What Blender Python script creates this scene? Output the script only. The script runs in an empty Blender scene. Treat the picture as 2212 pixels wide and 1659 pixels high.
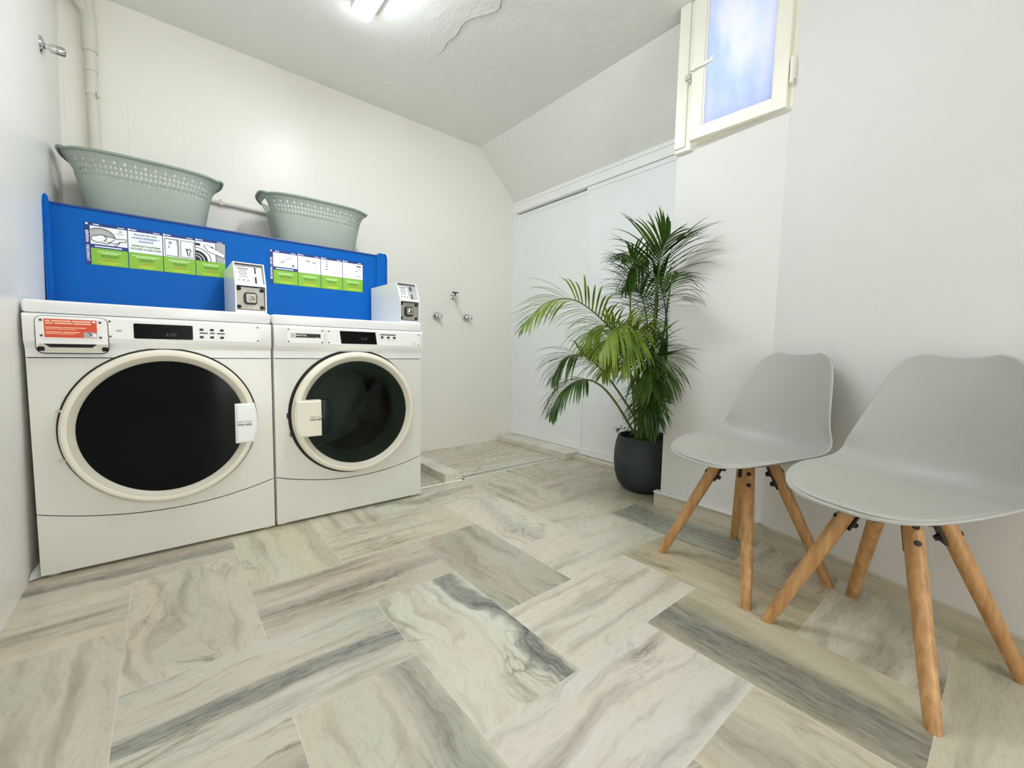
import bpy, bmesh, math, random
from math import sin, cos, pi, radians, sqrt, atan2
from mathutils import Vector, Matrix
scn = bpy.context.scene
COL = scn.collection
random.seed(7)

# ------------------------------------------------------------------ helpers
def lin(c):
    return tuple(((v / 255) / 12.92 if v / 255 <= .04045 else ((v / 255 + .055) / 1.055) ** 2.4) for v in c) + (1,)

def newmat(name):
    m = bpy.data.materials.new(name); m.use_nodes = True
    nt = m.node_tree
    return m, nt, nt.nodes['Principled BSDF']

def N(nt, t, **kw):
    n = nt.nodes.new(t)
    for k, v in kw.items():
        if k.startswith('i_'):
            key = k[2:]
            n.inputs[int(key) if key.isdigit() else key].default_value = v
        else:
            setattr(n, k, v)
    return n

def mathn(nt, op, a, b=None, clamp=False):
    n = nt.nodes.new('ShaderNodeMath'); n.operation = op; n.use_clamp = clamp
    for i, v in enumerate((a, b)):
        if v is None: continue
        if isinstance(v, (int, float)): n.inputs[i].default_value = v
        else: nt.links.new(v, n.inputs[i])
    return n.outputs[0]

def mixc(nt, fac, a, b, mode='MIX'):
    n = nt.nodes.new('ShaderNodeMix'); n.data_type = 'RGBA'; n.blend_type = mode
    for s, v in ((n.inputs[0], fac), (n.inputs[6], a), (n.inputs[7], b)):
        if isinstance(v, (int, float, tuple)): s.default_value = v
        else: nt.links.new(v, s)
    return n.outputs[2]

def ramp(nt, fac, stops):
    n = nt.nodes.new('ShaderNodeValToRGB')
    nt.links.new(fac, n.inputs[0])
    el = n.color_ramp.elements
    while len(el) < len(stops): el.new(.5)
    for e, (p, c) in zip(el, stops):
        e.position = p; e.color = c if len(c) == 4 else tuple(c) + (1,)
    return n.outputs[0]

def simple(name, rgb, rough=.5, metal=0.0, var=.04, scale=8.0, bump=0.0, bscale=40.0, spec=.5, coat=0.0, emis=None, estr=0.0):
    m, nt, p = newmat(name)
    tc = N(nt, 'ShaderNodeTexCoord')
    no = N(nt, 'ShaderNodeTexNoise', i_Scale=scale, i_Detail=4.0)
    nt.links.new(tc.outputs['Object'], no.inputs['Vector'])
    c = lin(rgb)
    lo = tuple(max(0, v * (1 - var)) for v in c[:3]) + (1,); hi = tuple(min(1, v * (1 + var)) for v in c[:3]) + (1,)
    nt.links.new(ramp(nt, no.outputs[0], [(.3, lo), (.7, hi)]), p.inputs['Base Color'])
    p.inputs['Roughness'].default_value = rough; p.inputs['Metallic'].default_value = metal
    p.inputs['Specular IOR Level'].default_value = spec
    if coat: p.inputs['Coat Weight'].default_value = coat; p.inputs['Coat Roughness'].default_value = .08
    if bump:
        n2 = N(nt, 'ShaderNodeTexNoise', i_Scale=bscale, i_Detail=5.0)
        nt.links.new(tc.outputs['Object'], n2.inputs['Vector'])
        b = N(nt, 'ShaderNodeBump', i_Strength=bump, i_Distance=.01)
        nt.links.new(n2.outputs[0], b.inputs['Height']); nt.links.new(b.outputs[0], p.inputs['Normal'])
    if emis:
        p.inputs['Emission Color'].default_value = emis; p.inputs['Emission Strength'].default_value = estr
    return m

def obj(name, me, mat=None, parent=None, label=None, cat=None, group=None, kind=None, loc=None, rot=None, smooth=None):
    if isinstance(me, bmesh.types.BMesh):
        bm = me; me = bpy.data.meshes.new(name); bm.to_mesh(me); bm.free()
    if mat is not None:
        for m_ in (mat if isinstance(mat, (list, tuple)) else [mat]): me.materials.append(m_)
    if smooth is not None:
        me.shade_flat() if not smooth else me.shade_smooth()
        if smooth and smooth is not True: me.set_sharp_from_angle(angle=radians(smooth))
    o = bpy.data.objects.new(name, me); COL.objects.link(o)
    if parent is not None: o.parent = parent
    if loc: o.location = loc
    if rot: o.rotation_euler = rot
    tag(o, label, cat, group, kind)
    return o

def tag(o, label=None, cat=None, group=None, kind=None):
    if label: o['label'] = label
    if cat: o['category'] = cat
    if group: o['group'] = group
    if kind: o['kind'] = kind
    return o

def thing(name, label, cat, loc=(0, 0, 0), rz=0, group=None):
    o = bpy.data.objects.new(name, None); COL.objects.link(o)
    o.empty_display_size = .1
    o.location = loc; o.rotation_euler = (0, 0, rz)
    return tag(o, label, cat, group)

def box(bm, lo, hi, bev=0.0, seg=2, mat=0, rot=None, piv=None):
    lo, hi = [min(a, b) for a, b in zip(lo, hi)], [max(a, b) for a, b in zip(lo, hi)]
    vs = [bm.verts.new((x, y, z)) for x in (lo[0], hi[0]) for y in (lo[1], hi[1]) for z in (lo[2], hi[2])]
    F = [(0, 1, 3, 2), (4, 6, 7, 5), (0, 4, 5, 1), (2, 3, 7, 6), (0, 2, 6, 4), (1, 5, 7, 3)]
    fs = [bm.faces.new([vs[i] for i in f]) for f in F]
    for f in fs: f.material_index = mat
    if bev:
        es = list({e for f in fs for e in f.edges})
        r = bmesh.ops.bevel(bm, geom=es, offset=bev, segments=seg, affect='EDGES', profile=.5)
        fs2 = r['faces']
        for f in fs2: f.material_index = mat
        vs = list({v for f in fs2 for v in f.verts} | {v for f in fs if f.is_valid for v in f.verts})
    if rot is not None:
        bmesh.ops.rotate(bm, verts=vs, cent=piv or (0, 0, 0), matrix=rot)
    return vs

def cyl(bm, p0, p1, r0, r1=None, n=20, cap=True, mat=0):
    r1 = r0 if r1 is None else r1
    p0, p1 = Vector(p0), Vector(p1); d = (p1 - p0).normalized()
    a = d.orthogonal().normalized(); b = d.cross(a)
    A = [bm.verts.new(p0 + (a * cos(2 * pi * i / n) + b * sin(2 * pi * i / n)) * r0) for i in range(n)]
    B = [bm.verts.new(p1 + (a * cos(2 * pi * i / n) + b * sin(2 * pi * i / n)) * r1) for i in range(n)]
    for i in range(n):
        f = bm.faces.new([A[i], A[(i + 1) % n], B[(i + 1) % n], B[i]]); f.material_index = mat
    if cap:
        bm.faces.new(A[::-1]).material_index = mat; bm.faces.new(B).material_index = mat
    return A + B

def tube(bm, pts, rads, n=8, cap=True, mat=0, closed=False):
    pts = [Vector(p) for p in pts]
    if isinstance(rads, (int, float)): rads = [rads] * len(pts)
    rings = []; prev = None
    L = len(pts)
    for i, p in enumerate(pts):
        if closed: t = (pts[(i + 1) % L] - pts[i - 1])
        else: t = pts[min(i + 1, L - 1)] - pts[max(i - 1, 0)]
        t.normalize()
        if prev is None: a = t.orthogonal().normalized()
        else:
            a = prev - t * prev.dot(t)
            a = a.normalized() if a.length > 1e-6 else t.orthogonal().normalized()
        prev = a; b = t.cross(a)
        rings.append([bm.verts.new(p + (a * cos(2 * pi * k / n) + b * sin(2 * pi * k / n)) * rads[i]) for k in range(n)])
    for i in range(L if closed else L - 1):
        A, B = rings[i], rings[(i + 1) % L]
        for k in range(n):
            f = bm.faces.new([A[k], A[(k + 1) % n], B[(k + 1) % n], B[k]]); f.material_index = mat
    if cap and not closed:
        bm.faces.new(rings[0][::-1]).material_index = mat; bm.faces.new(rings[-1]).material_index = mat
    return rings

def lathe(bm, prof, origin=(0, 0, 0), axis='Z', n=48, mat=0, seg=None):
    """prof: list of (r, h); axis Z: h upwards; axis -Y: h towards -Y"""
    o = Vector(origin); rings = []
    for r, h in prof:
        ring = []
        for i in range(n):
            a = 2 * pi * i / n
            if axis == 'Z': v = Vector((r * cos(a), r * sin(a), h))
            elif axis == '-Y': v = Vector((r * cos(a), -h, r * sin(a)))
            elif axis == 'X': v = Vector((h, r * cos(a), r * sin(a)))
            ring.append(bm.verts.new(o + v))
        rings.append(ring)
    for j in range(len(rings) - 1):
        A, B = rings[j], rings[j + 1]
        for i in range(n):
            f = bm.faces.new([A[i], A[(i + 1) % n], B[(i + 1) % n], B[i]]); f.material_index = mat
    for ring, rr in ((rings[0], prof[0][0]), (rings[-1], prof[-1][0])):
        if rr > 1e-5:
            pass
    bmesh.ops.remove_doubles(bm, verts=[v for r_ in rings for v in r_], dist=1e-6)
    bmesh.ops.recalc_face_normals(bm, faces=bm.faces)
    return rings

def prism(bm, poly, lo, hi, axis='X', mat=0):
    """poly: list of 2-D points in the other two axes (y,z for X; x,z for Y; x,y for Z)"""
    def mk(p, t):
        return {'X': (t, p[0], p[1]), 'Y': (p[0], t, p[1]), 'Z': (p[0], p[1], t)}[axis]
    A = [bm.verts.new(mk(p, lo)) for p in poly]; B = [bm.verts.new(mk(p, hi)) for p in poly]
    n = len(poly); fs = []
    fs.append(bm.faces.new(A)); fs.append(bm.faces.new(B[::-1]))
    for i in range(n): fs.append(bm.faces.new([A[i], B[i], B[(i + 1) % n], A[(i + 1) % n]]))
    for f in fs: f.material_index = mat
    bmesh.ops.recalc_face_normals(bm, faces=fs)
    return A + B

def rrect(cx, cz, w, h, r, n=5):
    pts = []
    for (sx, sz, a0) in ((1, 1, 0), (-1, 1, 90), (-1, -1, 180), (1, -1, 270)):
        for k in range(n + 1):
            a = radians(a0 + 90 * k / n)
            pts.append((cx + sx * (w / 2 - r) + r * cos(a), cz + sz * (h / 2 - r) + r * sin(a)))
    return pts

def text_mesh(s, size, extrude=.0002, align='CENTER', bold=False, sx=1.0):
    cu = bpy.data.curves.new('t', 'FONT'); cu.body = s; cu.size = size; cu.extrude = extrude
    cu.align_x = align; cu.align_y = 'CENTER'; cu.resolution_u = 2
    if bold: cu.offset = size * .022
    o = bpy.data.objects.new('t', cu); COL.objects.link(o)
    bpy.context.view_layer.update()
    dg = bpy.context.evaluated_depsgraph_get()
    me = bpy.data.meshes.new_from_object(o.evaluated_get(dg))
    bpy.data.objects.remove(o); bpy.data.curves.remove(cu)
    for v in me.vertices: v.co.x *= sx
    me.materials.clear()
    return me

def text_front(name, s, size, x, y, z, mat, parent, align='CENTER', bold=False, rot=0, sx=1.0):
    """text on a surface facing -Y"""
    me = text_mesh(s, size, align=align, bold=bold, sx=sx)
    return obj(name, me, mat, parent, loc=(x, y, z), rot=(pi / 2, rot, 0))

def catmull(P, n):
    P = [Vector(p) for p in P]; out = []
    P = [P[0] * 2 - P[1]] + P + [P[-1] * 2 - P[-2]]
    m = len(P) - 3
    for i in range(n + 1):
        t = i / n * m; k = min(int(t), m - 1); t -= k
        a, b, c, d = P[k:k + 4]
        out.append(.5 * ((2 * b) + (c - a) * t + (2 * a - 5 * b + 4 * c - d) * t * t + (3 * b - a - 3 * c + d) * t ** 3))
    return out

# ------------------------------------------------------------------ materials
def tile_wall_mat(name, rgb, axis='X', x0=.551, px=.2185, z0=1.223, pz=.407, grout=(196, 194, 182)):
    m, nt, p = newmat(name)
    g = N(nt, 'ShaderNodeNewGeometry'); s = N(nt, 'ShaderNodeSeparateXYZ'); nt.links.new(g.outputs['Position'], s.inputs[0])
    def dist(sock, o, per):
        a = mathn(nt, 'SUBTRACT', sock, o - per * 50)
        a = mathn(nt, 'MODULO', a, per)
        b = mathn(nt, 'SUBTRACT', per, a)
        return mathn(nt, 'MINIMUM', a, b)
    dx = dist(s.outputs[0 if axis == 'X' else 1], x0, px); dz = dist(s.outputs[2], z0, pz)
    d = mathn(nt, 'MINIMUM', dx, dz)
    line = mathn(nt, 'LESS_THAN', d, .0009)
    no = N(nt, 'ShaderNodeTexNoise', i_Scale=2.2, i_Detail=3.0); nt.links.new(g.outputs['Position'], no.inputs['Vector'])
    fade = ramp(nt, no.outputs[0], [(.42, (0.05,) * 3), (.66, (.6,) * 3)])
    line2 = mathn(nt, 'MULTIPLY', line, fade)
    c = lin(rgb)
    n3 = N(nt, 'ShaderNodeTexNoise', i_Scale=1.3, i_Detail=2.0); nt.links.new(g.outputs['Position'], n3.inputs['Vector'])
    base = ramp(nt, n3.outputs[0], [(.35, tuple(v * .975 for v in c[:3])), (.65, c)])
    nt.links.new(mixc(nt, line2, base, lin(grout)), p.inputs['Base Color'])
    p.inputs['Roughness'].default_value = .32
    p.inputs['Specular IOR Level'].default_value = .35
    n2 = N(nt, 'ShaderNodeTexNoise', i_Scale=9.0, i_Detail=2.0); nt.links.new(g.outputs['Position'], n2.inputs['Vector'])
    hgt = mathn(nt, 'SUBTRACT', n2.outputs[0], mathn(nt, 'MULTIPLY', line2, .5))
    b = N(nt, 'ShaderNodeBump', i_Strength=.12, i_Distance=.006); nt.links.new(hgt, b.inputs['Height']); nt.links.new(b.outputs[0], p.inputs['Normal'])
    return m

def plaster_mat(name, rgb, bump=.35, big=3.0, dist=.02, var=.03):
    m, nt, p = newmat(name)
    g = N(nt, 'ShaderNodeNewGeometry')
    n1 = N(nt, 'ShaderNodeTexNoise', i_Scale=big, i_Detail=6.0, i_Roughness=.55, i_Distortion=.6); nt.links.new(g.outputs['Position'], n1.inputs['Vector'])
    n2 = N(nt, 'ShaderNodeTexNoise', i_Scale=big * 14, i_Detail=3.0); nt.links.new(g.outputs['Position'], n2.inputs['Vector'])
    h = mathn(nt, 'ADD', n1.outputs[0], mathn(nt, 'MULTIPLY', n2.outputs[0], .05))
    c = lin(rgb)
    nt.links.new(ramp(nt, n1.outputs[0], [(.3, tuple(v * (1 - var) for v in c[:3])), (.7, c)]), p.inputs['Base Color'])
    p.inputs['Roughness'].default_value = .6; p.inputs['Specular IOR Level'].default_value = .3
    b = N(nt, 'ShaderNodeBump', i_Strength=bump, i_Distance=dist); nt.links.new(h, b.inputs['Height']); nt.links.new(b.outputs[0], p.inputs['Normal'])
    return m

def marble_mat(name='marble_tile_floor'):
    m, nt, p = newmat(name)
    uv = N(nt, 'ShaderNodeUVMap'); uv.uv_map = 'tile'
    s = N(nt, 'ShaderNodeSeparateXYZ'); nt.links.new(uv.outputs[0], s.inputs[0])
    U, V = s.outputs[0], s.outputs[1]
    aS = N(nt, 'ShaderNodeAttribute'); aS.attribute_name = 'seed'
    aC = N(nt, 'ShaderNodeAttribute'); aC.attribute_name = 'tint'
    aB = N(nt, 'ShaderNodeAttribute'); aB.attribute_name = 'band'
    aL = N(nt, 'ShaderNodeAttribute'); aL.attribute_name = 'tlen'
    aW = N(nt, 'ShaderNodeAttribute'); aW.attribute_name = 'swirl'
    seed = aS.outputs['Fac']
    so = mathn(nt, 'MULTIPLY', seed, 37.0)
    # warp: the veins wander a little across the tile
    cw = N(nt, 'ShaderNodeCombineXYZ'); nt.links.new(mathn(nt, 'MULTIPLY', U, 3.5), cw.inputs[0]); nt.links.new(mathn(nt, 'MULTIPLY', V, 3.5), cw.inputs[1]); nt.links.new(so, cw.inputs[2])
    w = N(nt, 'ShaderNodeTexNoise', i_Scale=1.0, i_Detail=3.0); nt.links.new(cw.outputs[0], w.inputs['Vector'])
    wv = mathn(nt, 'SUBTRACT', w.outputs[0], .5)
    amp = mathn(nt, 'ADD', .05, mathn(nt, 'MULTIPLY', aW.outputs['Fac'], .26))
    V2 = mathn(nt, 'ADD', V, mathn(nt, 'MULTIPLY', wv, amp))
    def stretched(su, sv, det, z, rough=.6, dist=0.0):
        c = N(nt, 'ShaderNodeCombineXYZ')
        nt.links.new(mathn(nt, 'MULTIPLY', U, su), c.inputs[0]); nt.links.new(mathn(nt, 'MULTIPLY', V2, sv), c.inputs[1])
        nt.links.new(mathn(nt, 'ADD', so, z), c.inputs[2])
        n = N(nt, 'ShaderNodeTexNoise', i_Scale=1.0, i_Detail=det, i_Roughness=rough, i_Distortion=dist); nt.links.new(c.outputs[0], n.inputs['Vector'])
        return n.outputs[0]
    a = stretched(1.3, 5.5, 4.0, 0)
    b2 = stretched(2.2, 20, 5.0, 11, .55)
    c3 = stretched(1.5, 7, 5.0, 23, dist=.9)
    fine = stretched(28, 130, 3.0, 5)
    base = mixc(nt, 1.0, aC.outputs['Color'], (1.09, 1.09, 1.13, 1), 'MULTIPLY')
    warm = mixc(nt, 1.0, base, lin((248, 241, 231)), 'MULTIPLY')
    grn = mixc(nt, 1.0, base, lin((238, 243, 236)), 'MULTIPLY')
    col = mixc(nt, ramp(nt, a, [(.36, (0, 0, 0)), (.60, (1, 1, 1))]), grn, warm)
    light = mixc(nt, 1.0, base, lin((250, 250, 246)), 'MULTIPLY')
    col = mixc(nt, ramp(nt, c3, [(.5, (0, 0, 0)), (.66, (.95, .95, .95))]), col, light)
    col = mixc(nt, ramp(nt, b2, [(.50, (0, 0, 0)), (.76, (.85, .85, .85))]), col, mixc(nt, 1.0, base, lin((160, 150, 134)), 'MULTIPLY'))
    # thin dark veins
    rid = mathn(nt, 'ABSOLUTE', mathn(nt, 'SUBTRACT', c3, .5))
    vein = ramp(nt, rid, [(.0, (1, 1, 1)), (.012, (.35, .35, .35)), (.03, (0, 0, 0))])
    vmask = ramp(nt, stretched(3, 5, 2.0, 41), [(.52, (0, 0, 0)), (.66, (1, 1, 1))])
    vf = mathn(nt, 'MULTIPLY', mathn(nt, 'MULTIPLY', vein, vmask), .62)
    col = mixc(nt, vf, col, lin((96, 90, 78)))
    # swirling figure in some tiles
    cs = N(nt, 'ShaderNodeCombineXYZ'); nt.links.new(mathn(nt, 'MULTIPLY', U, 5), cs.inputs[0]); nt.links.new(mathn(nt, 'MULTIPLY', V, 6), cs.inputs[1]); nt.links.new(so, cs.inputs[2])
    sw = N(nt, 'ShaderNodeTexNoise', i_Scale=1.0, i_Detail=4.0, i_Distortion=1.6); nt.links.new(cs.outputs[0], sw.inputs['Vector'])
    sr = mathn(nt, 'ABSOLUTE', mathn(nt, 'SUBTRACT', sw.outputs[0], .52))
    sv_ = ramp(nt, sr, [(.0, (1, 1, 1)), (.02, (.4, .4, .4)), (.05, (0, 0, 0))])
    col = mixc(nt, mathn(nt, 'MULTIPLY', mathn(nt, 'MULTIPLY', mathn(nt, 'MULTIPLY', sv_, vmask), aW.outputs['Fac']), .95), col, lin((110, 108, 96)))
    # broad dark band along the tile: band = (centre, half width, strength)
    sb = N(nt, 'ShaderNodeSeparateColor'); nt.links.new(aB.outputs['Color'], sb.inputs[0])
    vn = mathn(nt, 'DIVIDE', mathn(nt, 'ADD', V2, mathn(nt, 'MULTIPLY', mathn(nt, 'SUBTRACT', b2, .5), .05)), .2976)
    dd = mathn(nt, 'ABSOLUTE', mathn(nt, 'SUBTRACT', vn, sb.outputs[0]))
    dd = mathn(nt, 'DIVIDE', dd, mathn(nt, 'MAXIMUM', sb.outputs[1], .001))
    bf = ramp(nt, dd, [(.0, (1, 1, 1)), (.55, (.8, .8, .8)), (1.0, (0, 0, 0))])
    gr = ramp(nt, stretched(7, 70, 5.0, 61, .7), [(.32, (.45, .45, .45)), (.6, (1, 1, 1))])
    bf = mathn(nt, 'MULTIPLY', mathn(nt, 'MULTIPLY', bf, sb.outputs[2]), gr)
    bcol = mixc(nt, ramp(nt, fine, [(.4, (0, 0, 0)), (.6, (1, 1, 1))]), lin((78, 84, 86)), lin((112, 116, 114)))
    col = mixc(nt, bf, col, bcol)
    col = mixc(nt, ramp(nt, fine, [(.3, (.04,) * 3), (.6, (0,) * 3)]), col, lin((150, 146, 130)))
    # grout joint
    e = mathn(nt, 'MINIMUM', mathn(nt, 'MINIMUM', U, mathn(nt, 'SUBTRACT', aL.outputs['Fac'], U)), mathn(nt, 'MINIMUM', V, mathn(nt, 'SUBTRACT', .2976, V)))
    gl = mathn(nt, 'LESS_THAN', e, .0011)
    gmask = ramp(nt, stretched(7, 7, 2.0, 77), [(.38, (.25,) * 3), (.6, (.9,) * 3)])
    col = mixc(nt, mathn(nt, 'MULTIPLY', gl, gmask), col, lin((226, 222, 206)))
    nt.links.new(col, p.inputs['Base Color'])
    nt.links.new(ramp(nt, fine, [(.3, (.24,) * 3), (.7, (.34,) * 3)]), p.inputs['Roughness'])
    p.inputs['Specular IOR Level'].default_value = .42
    bu = N(nt, 'ShaderNodeBump', i_Strength=.12, i_Distance=.002)
    nt.links.new(mathn(nt, 'SUBTRACT', mathn(nt, 'MULTIPLY', fine, .3), gl), bu.inputs['Height']); nt.links.new(bu.outputs[0], p.inputs['Normal'])
    return m

def stone_mat(name, rgb=(196, 190, 170)):
    m, nt, p = newmat(name)
    g = N(nt, 'ShaderNodeNewGeometry')
    mp = N(nt, 'ShaderNodeMapping'); mp.inputs['Scale'].default_value = (4, 4, 22); nt.links.new(g.outputs['Position'], mp.inputs[0])
    a = N(nt, 'ShaderNodeTexNoise', i_Scale=1.0, i_Detail=6.0, i_Roughness=.65, i_Distortion=.5); nt.links.new(mp.outputs[0], a.inputs['Vector'])
    c = lin(rgb)
    col = ramp(nt, a.outputs[0], [(.30, tuple(v * .62 for v in c[:3])), (.45, tuple(v * .86 for v in c[:3])), (.6, c), (.75, tuple(v * .8 for v in c[:3]))])
    nt.links.new(col, p.inputs['Base Color']); p.inputs['Roughness'].default_value = .35
    return m

def wood_mat():
    m, nt, p = newmat('beech_wood')
    tc = N(nt, 'ShaderNodeTexCoord'); mp = N(nt, 'ShaderNodeMapping'); mp.inputs['Scale'].default_value = (60, 60, 5)
    nt.links.new(tc.outputs['Object'], mp.inputs[0])
    a = N(nt, 'ShaderNodeTexNoise', i_Scale=1.0, i_Detail=5.0, i_Roughness=.6, i_Distortion=.4); nt.links.new(mp.outputs[0], a.inputs['Vector'])
    nt.links.new(ramp(nt, a.outputs[0], [(.3, lin((156, 112, 66))), (.5, lin((184, 140, 90))), (.7, lin((200, 160, 110)))]), p.inputs['Base Color'])
    p.inputs['Roughness'].default_value = .42
    return m

def knit_mat():
    m, nt, p = newmat('sage_knit_plastic')
    uv = N(nt, 'ShaderNodeUVMap'); uv.uv_map = 'knit'
    s = N(nt, 'ShaderNodeSeparateXYZ'); nt.links.new(uv.outputs[0], s.inputs[0])
    a = mathn(nt, 'SINE', mathn(nt, 'MULTIPLY', s.outputs[0], 2 * pi / .0094))
    b = mathn(nt, 'SINE', mathn(nt, 'MULTIPLY', s.outputs[1], 2 * pi / .0098))
    h = mathn(nt, 'ADD', mathn(nt, 'MULTIPLY', a, .12), mathn(nt, 'ABSOLUTE', b))
    tc = N(nt, 'ShaderNodeTexCoord'); no = N(nt, 'ShaderNodeTexNoise', i_Scale=140.0, i_Detail=2.0); nt.links.new(tc.outputs['Object'], no.inputs['Vector'])
    h = mathn(nt, 'ADD', h, mathn(nt, 'MULTIPLY', no.outputs[0], .6))
    col = ramp(nt, mathn(nt, 'MULTIPLY', h, .6), [(.1, lin((138, 150, 140))), (.6, lin((176, 187, 174)))])
    nt.links.new(col, p.inputs['Base Color']); p.inputs['Roughness'].default_value = .55
    bu = N(nt, 'ShaderNodeBump', i_Strength=.5, i_Distance=.002); nt.links.new(h, bu.inputs['Height']); nt.links.new(bu.outputs[0], p.inputs['Normal'])
    return m

def leaf_mat(name, dark, light, tr=.35):
    m, nt, p = newmat(name)
    tc = N(nt, 'ShaderNodeTexCoord'); a = N(nt, 'ShaderNodeTexNoise', i_Scale=9.0, i_Detail=3.0); nt.links.new(tc.outputs['Object'], a.inputs['Vector'])
    col = ramp(nt, a.outputs[0], [(.35, lin(dark)), (.65, lin(light))])
    nt.links.new(col, p.inputs['Base Color']); p.inputs['Roughness'].default_value = .38
    t = N(nt, 'ShaderNodeBsdfTranslucent'); nt.links.new(mixc(nt, 1.0, col, (1.0, 1.0, .55, 1), 'MULTIPLY'), t.inputs[0])
    mx = N(nt, 'ShaderNodeMixShader'); mx.inputs[0].default_value = tr
    out = nt.nodes['Material Output']
    nt.links.new(p.outputs[0], mx.inputs[1]); nt.links.new(t.outputs[0], mx.inputs[2]); nt.links.new(mx.outputs[0], out.inputs[0])
    return m

def dark_glass_mat(name, tint, rough=.04):
    m, nt, p = newmat(name)
    tc = N(nt, 'ShaderNodeTexCoord'); a = N(nt, 'ShaderNodeTexNoise', i_Scale=2.0, i_Detail=2.0); nt.links.new(tc.outputs['Object'], a.inputs['Vector'])
    c = lin(tint)
    nt.links.new(ramp(nt, a.outputs[0], [(.3, tuple(v * .7 for v in c[:3])), (.7, c)]), p.inputs['Base Color'])
    p.inputs['Roughness'].default_value = rough; p.inputs['Specular IOR Level'].default_value = .10
    return m

def tinted_clear_mat(name, tint):
    m, nt, p = newmat(name)
    nt.nodes.remove(p)
    tr = N(nt, 'ShaderNodeBsdfTransparent'); tr.inputs[0].default_value = tint
    gl = N(nt, 'ShaderNodeBsdfGlossy'); gl.inputs['Roughness'].default_value = .03; gl.inputs['Color'].default_value = (.35, .42, .40, 1)
    tc = N(nt, 'ShaderNodeTexCoord'); a = N(nt, 'ShaderNodeTexNoise', i_Scale=3.0); nt.links.new(tc.outputs['Object'], a.inputs['Vector'])
    fr = N(nt, 'ShaderNodeFresnel', i_IOR=1.45)
    f = mathn(nt, 'ADD', fr.outputs[0], mathn(nt, 'MULTIPLY', a.outputs[0], .02))
    mx = N(nt, 'ShaderNodeMixShader'); nt.links.new(f, mx.inputs[0]); nt.links.new(tr.outputs[0], mx.inputs[1]); nt.links.new(gl.outputs[0], mx.inputs[2])
    nt.links.new(mx.outputs[0], nt.nodes['Material Output'].inputs[0])
    return m

def window_glass_mat():
    m, nt, p = newmat('obscure_ribbed_glass')
    nt.nodes.remove(p)
    g = N(nt, 'ShaderNodeNewGeometry'); s = N(nt, 'ShaderNodeSeparateXYZ'); nt.links.new(g.outputs['Position'], s.inputs[0])
    a = mathn(nt, 'SINE', mathn(nt, 'MULTIPLY', s.outputs[1], 2 * pi / .0085))
    b = mathn(nt, 'SINE', mathn(nt, 'MULTIPLY', s.outputs[2], 2 * pi / .0115))
    h = mathn(nt, 'MULTIPLY', a, b)
    n1 = N(nt, 'ShaderNodeTexNoise', i_Scale=6.0, i_Detail=4.0)
    mp = N(nt, 'ShaderNodeMapping'); mp.inputs['Scale'].default_value = (1, 1.8, .7); nt.links.new(g.outputs['Position'], mp.inputs[0]); nt.links.new(mp.outputs[0], n1.inputs['Vector'])
    col = ramp(nt, n1.outputs[0], [(.38, lin((184, 194, 218))), (.50, lin((194, 200, 220))), (.64, lin((204, 205, 218)))])
    col = mixc(nt, ramp(nt, mathn(nt, 'ADD', mathn(nt, 'MULTIPLY', h, .5), .5), [(.15, (.38,) * 3), (.75, (0,) * 3)]), col, lin((138, 156, 194)))
    t = N(nt, 'ShaderNodeBsdfTranslucent'); nt.links.new(col, t.inputs[0])
    gl = N(nt, 'ShaderNodeBsdfGlossy'); gl.inputs['Roughness'].default_value = .25
    bu = N(nt, 'ShaderNodeBump', i_Strength=.5, i_Distance=.003); nt.links.new(h, bu.inputs['Height']); nt.links.new(bu.outputs[0], gl.inputs['Normal'])
    tp = N(nt, 'ShaderNodeBsdfTransparent'); nt.links.new(mixc(nt, 1.0, col, (.55, .60, .72, 1), 'MULTIPLY'), tp.inputs[0])
    m0 = N(nt, 'ShaderNodeMixShader'); m0.inputs[0].default_value = .02; nt.links.new(t.outputs[0], m0.inputs[1]); nt.links.new(tp.outputs[0], m0.inputs[2])
    mx = N(nt, 'ShaderNodeMixShader'); mx.inputs[0].default_value = .06
    nt.links.new(m0.outputs[0], mx.inputs[1]); nt.links.new(gl.outputs[0], mx.inputs[2]); nt.links.new(mx.outputs[0], nt.nodes['Material Output'].inputs[0])
    return m

M_BACK = tile_wall_mat('cream_wall_tiles', (241, 239, 231), grout=(222, 219, 206))
M_LEFT = tile_wall_mat('white_wall_tiles', (243, 241, 237), axis='Y', x0=2.92, px=.2185, grout=(240, 240, 236))
M_CEIL = plaster_mat('painted_rough_ceiling', (234, 235, 230), bump=.5, big=2.6, dist=.03)
M_PLAS = plaster_mat('white_plaster', (224, 224, 222), bump=.22, big=1.7, dist=.03, var=.02)
M_SKIRT = stone_mat('stone_skirting', (206, 200, 180))
M_KERB = stone_mat('marble_kerb', (226, 222, 208))
M_FLOOR = marble_mat()
M_PANEL = simple('white_door_panel', (240, 244, 245), .3, var=.01)
M_FRAME = simple('white_lacquer_frame', (242, 244, 244), .28, var=.01)
M_WINF = simple('cream_window_frame', (236, 235, 222), .35, var=.015)
M_ENAMEL = simple('white_enamel', (226, 227, 220), .26, var=.01, coat=.3)
M_ENAMEL2 = simple('white_enamel_top', (240, 241, 241), .26, var=.01, coat=.3)
M_RING = simple('cream_plastic', (238, 234, 218), .36, var=.01)
M_RING2 = simple('grey_cream_plastic', (206, 203, 188), .4, var=.01)
M_GAP = simple('joint_and_shade_black', (26, 26, 24), .6, var=.1)  # near-black for the drawer joint and the painted shade around the doors
M_BLACK = simple('black_plastic', (5, 5, 5), .22, var=.1, spec=.12)
M_DIM = simple('dim_display_digits', (74, 74, 72), .4, var=.05)
M_BTN = simple('black_button', (22, 22, 22), .45, var=.1)
M_PLATE = simple('pale_panel_plate', (248, 249, 248), .3, var=.005)
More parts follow.
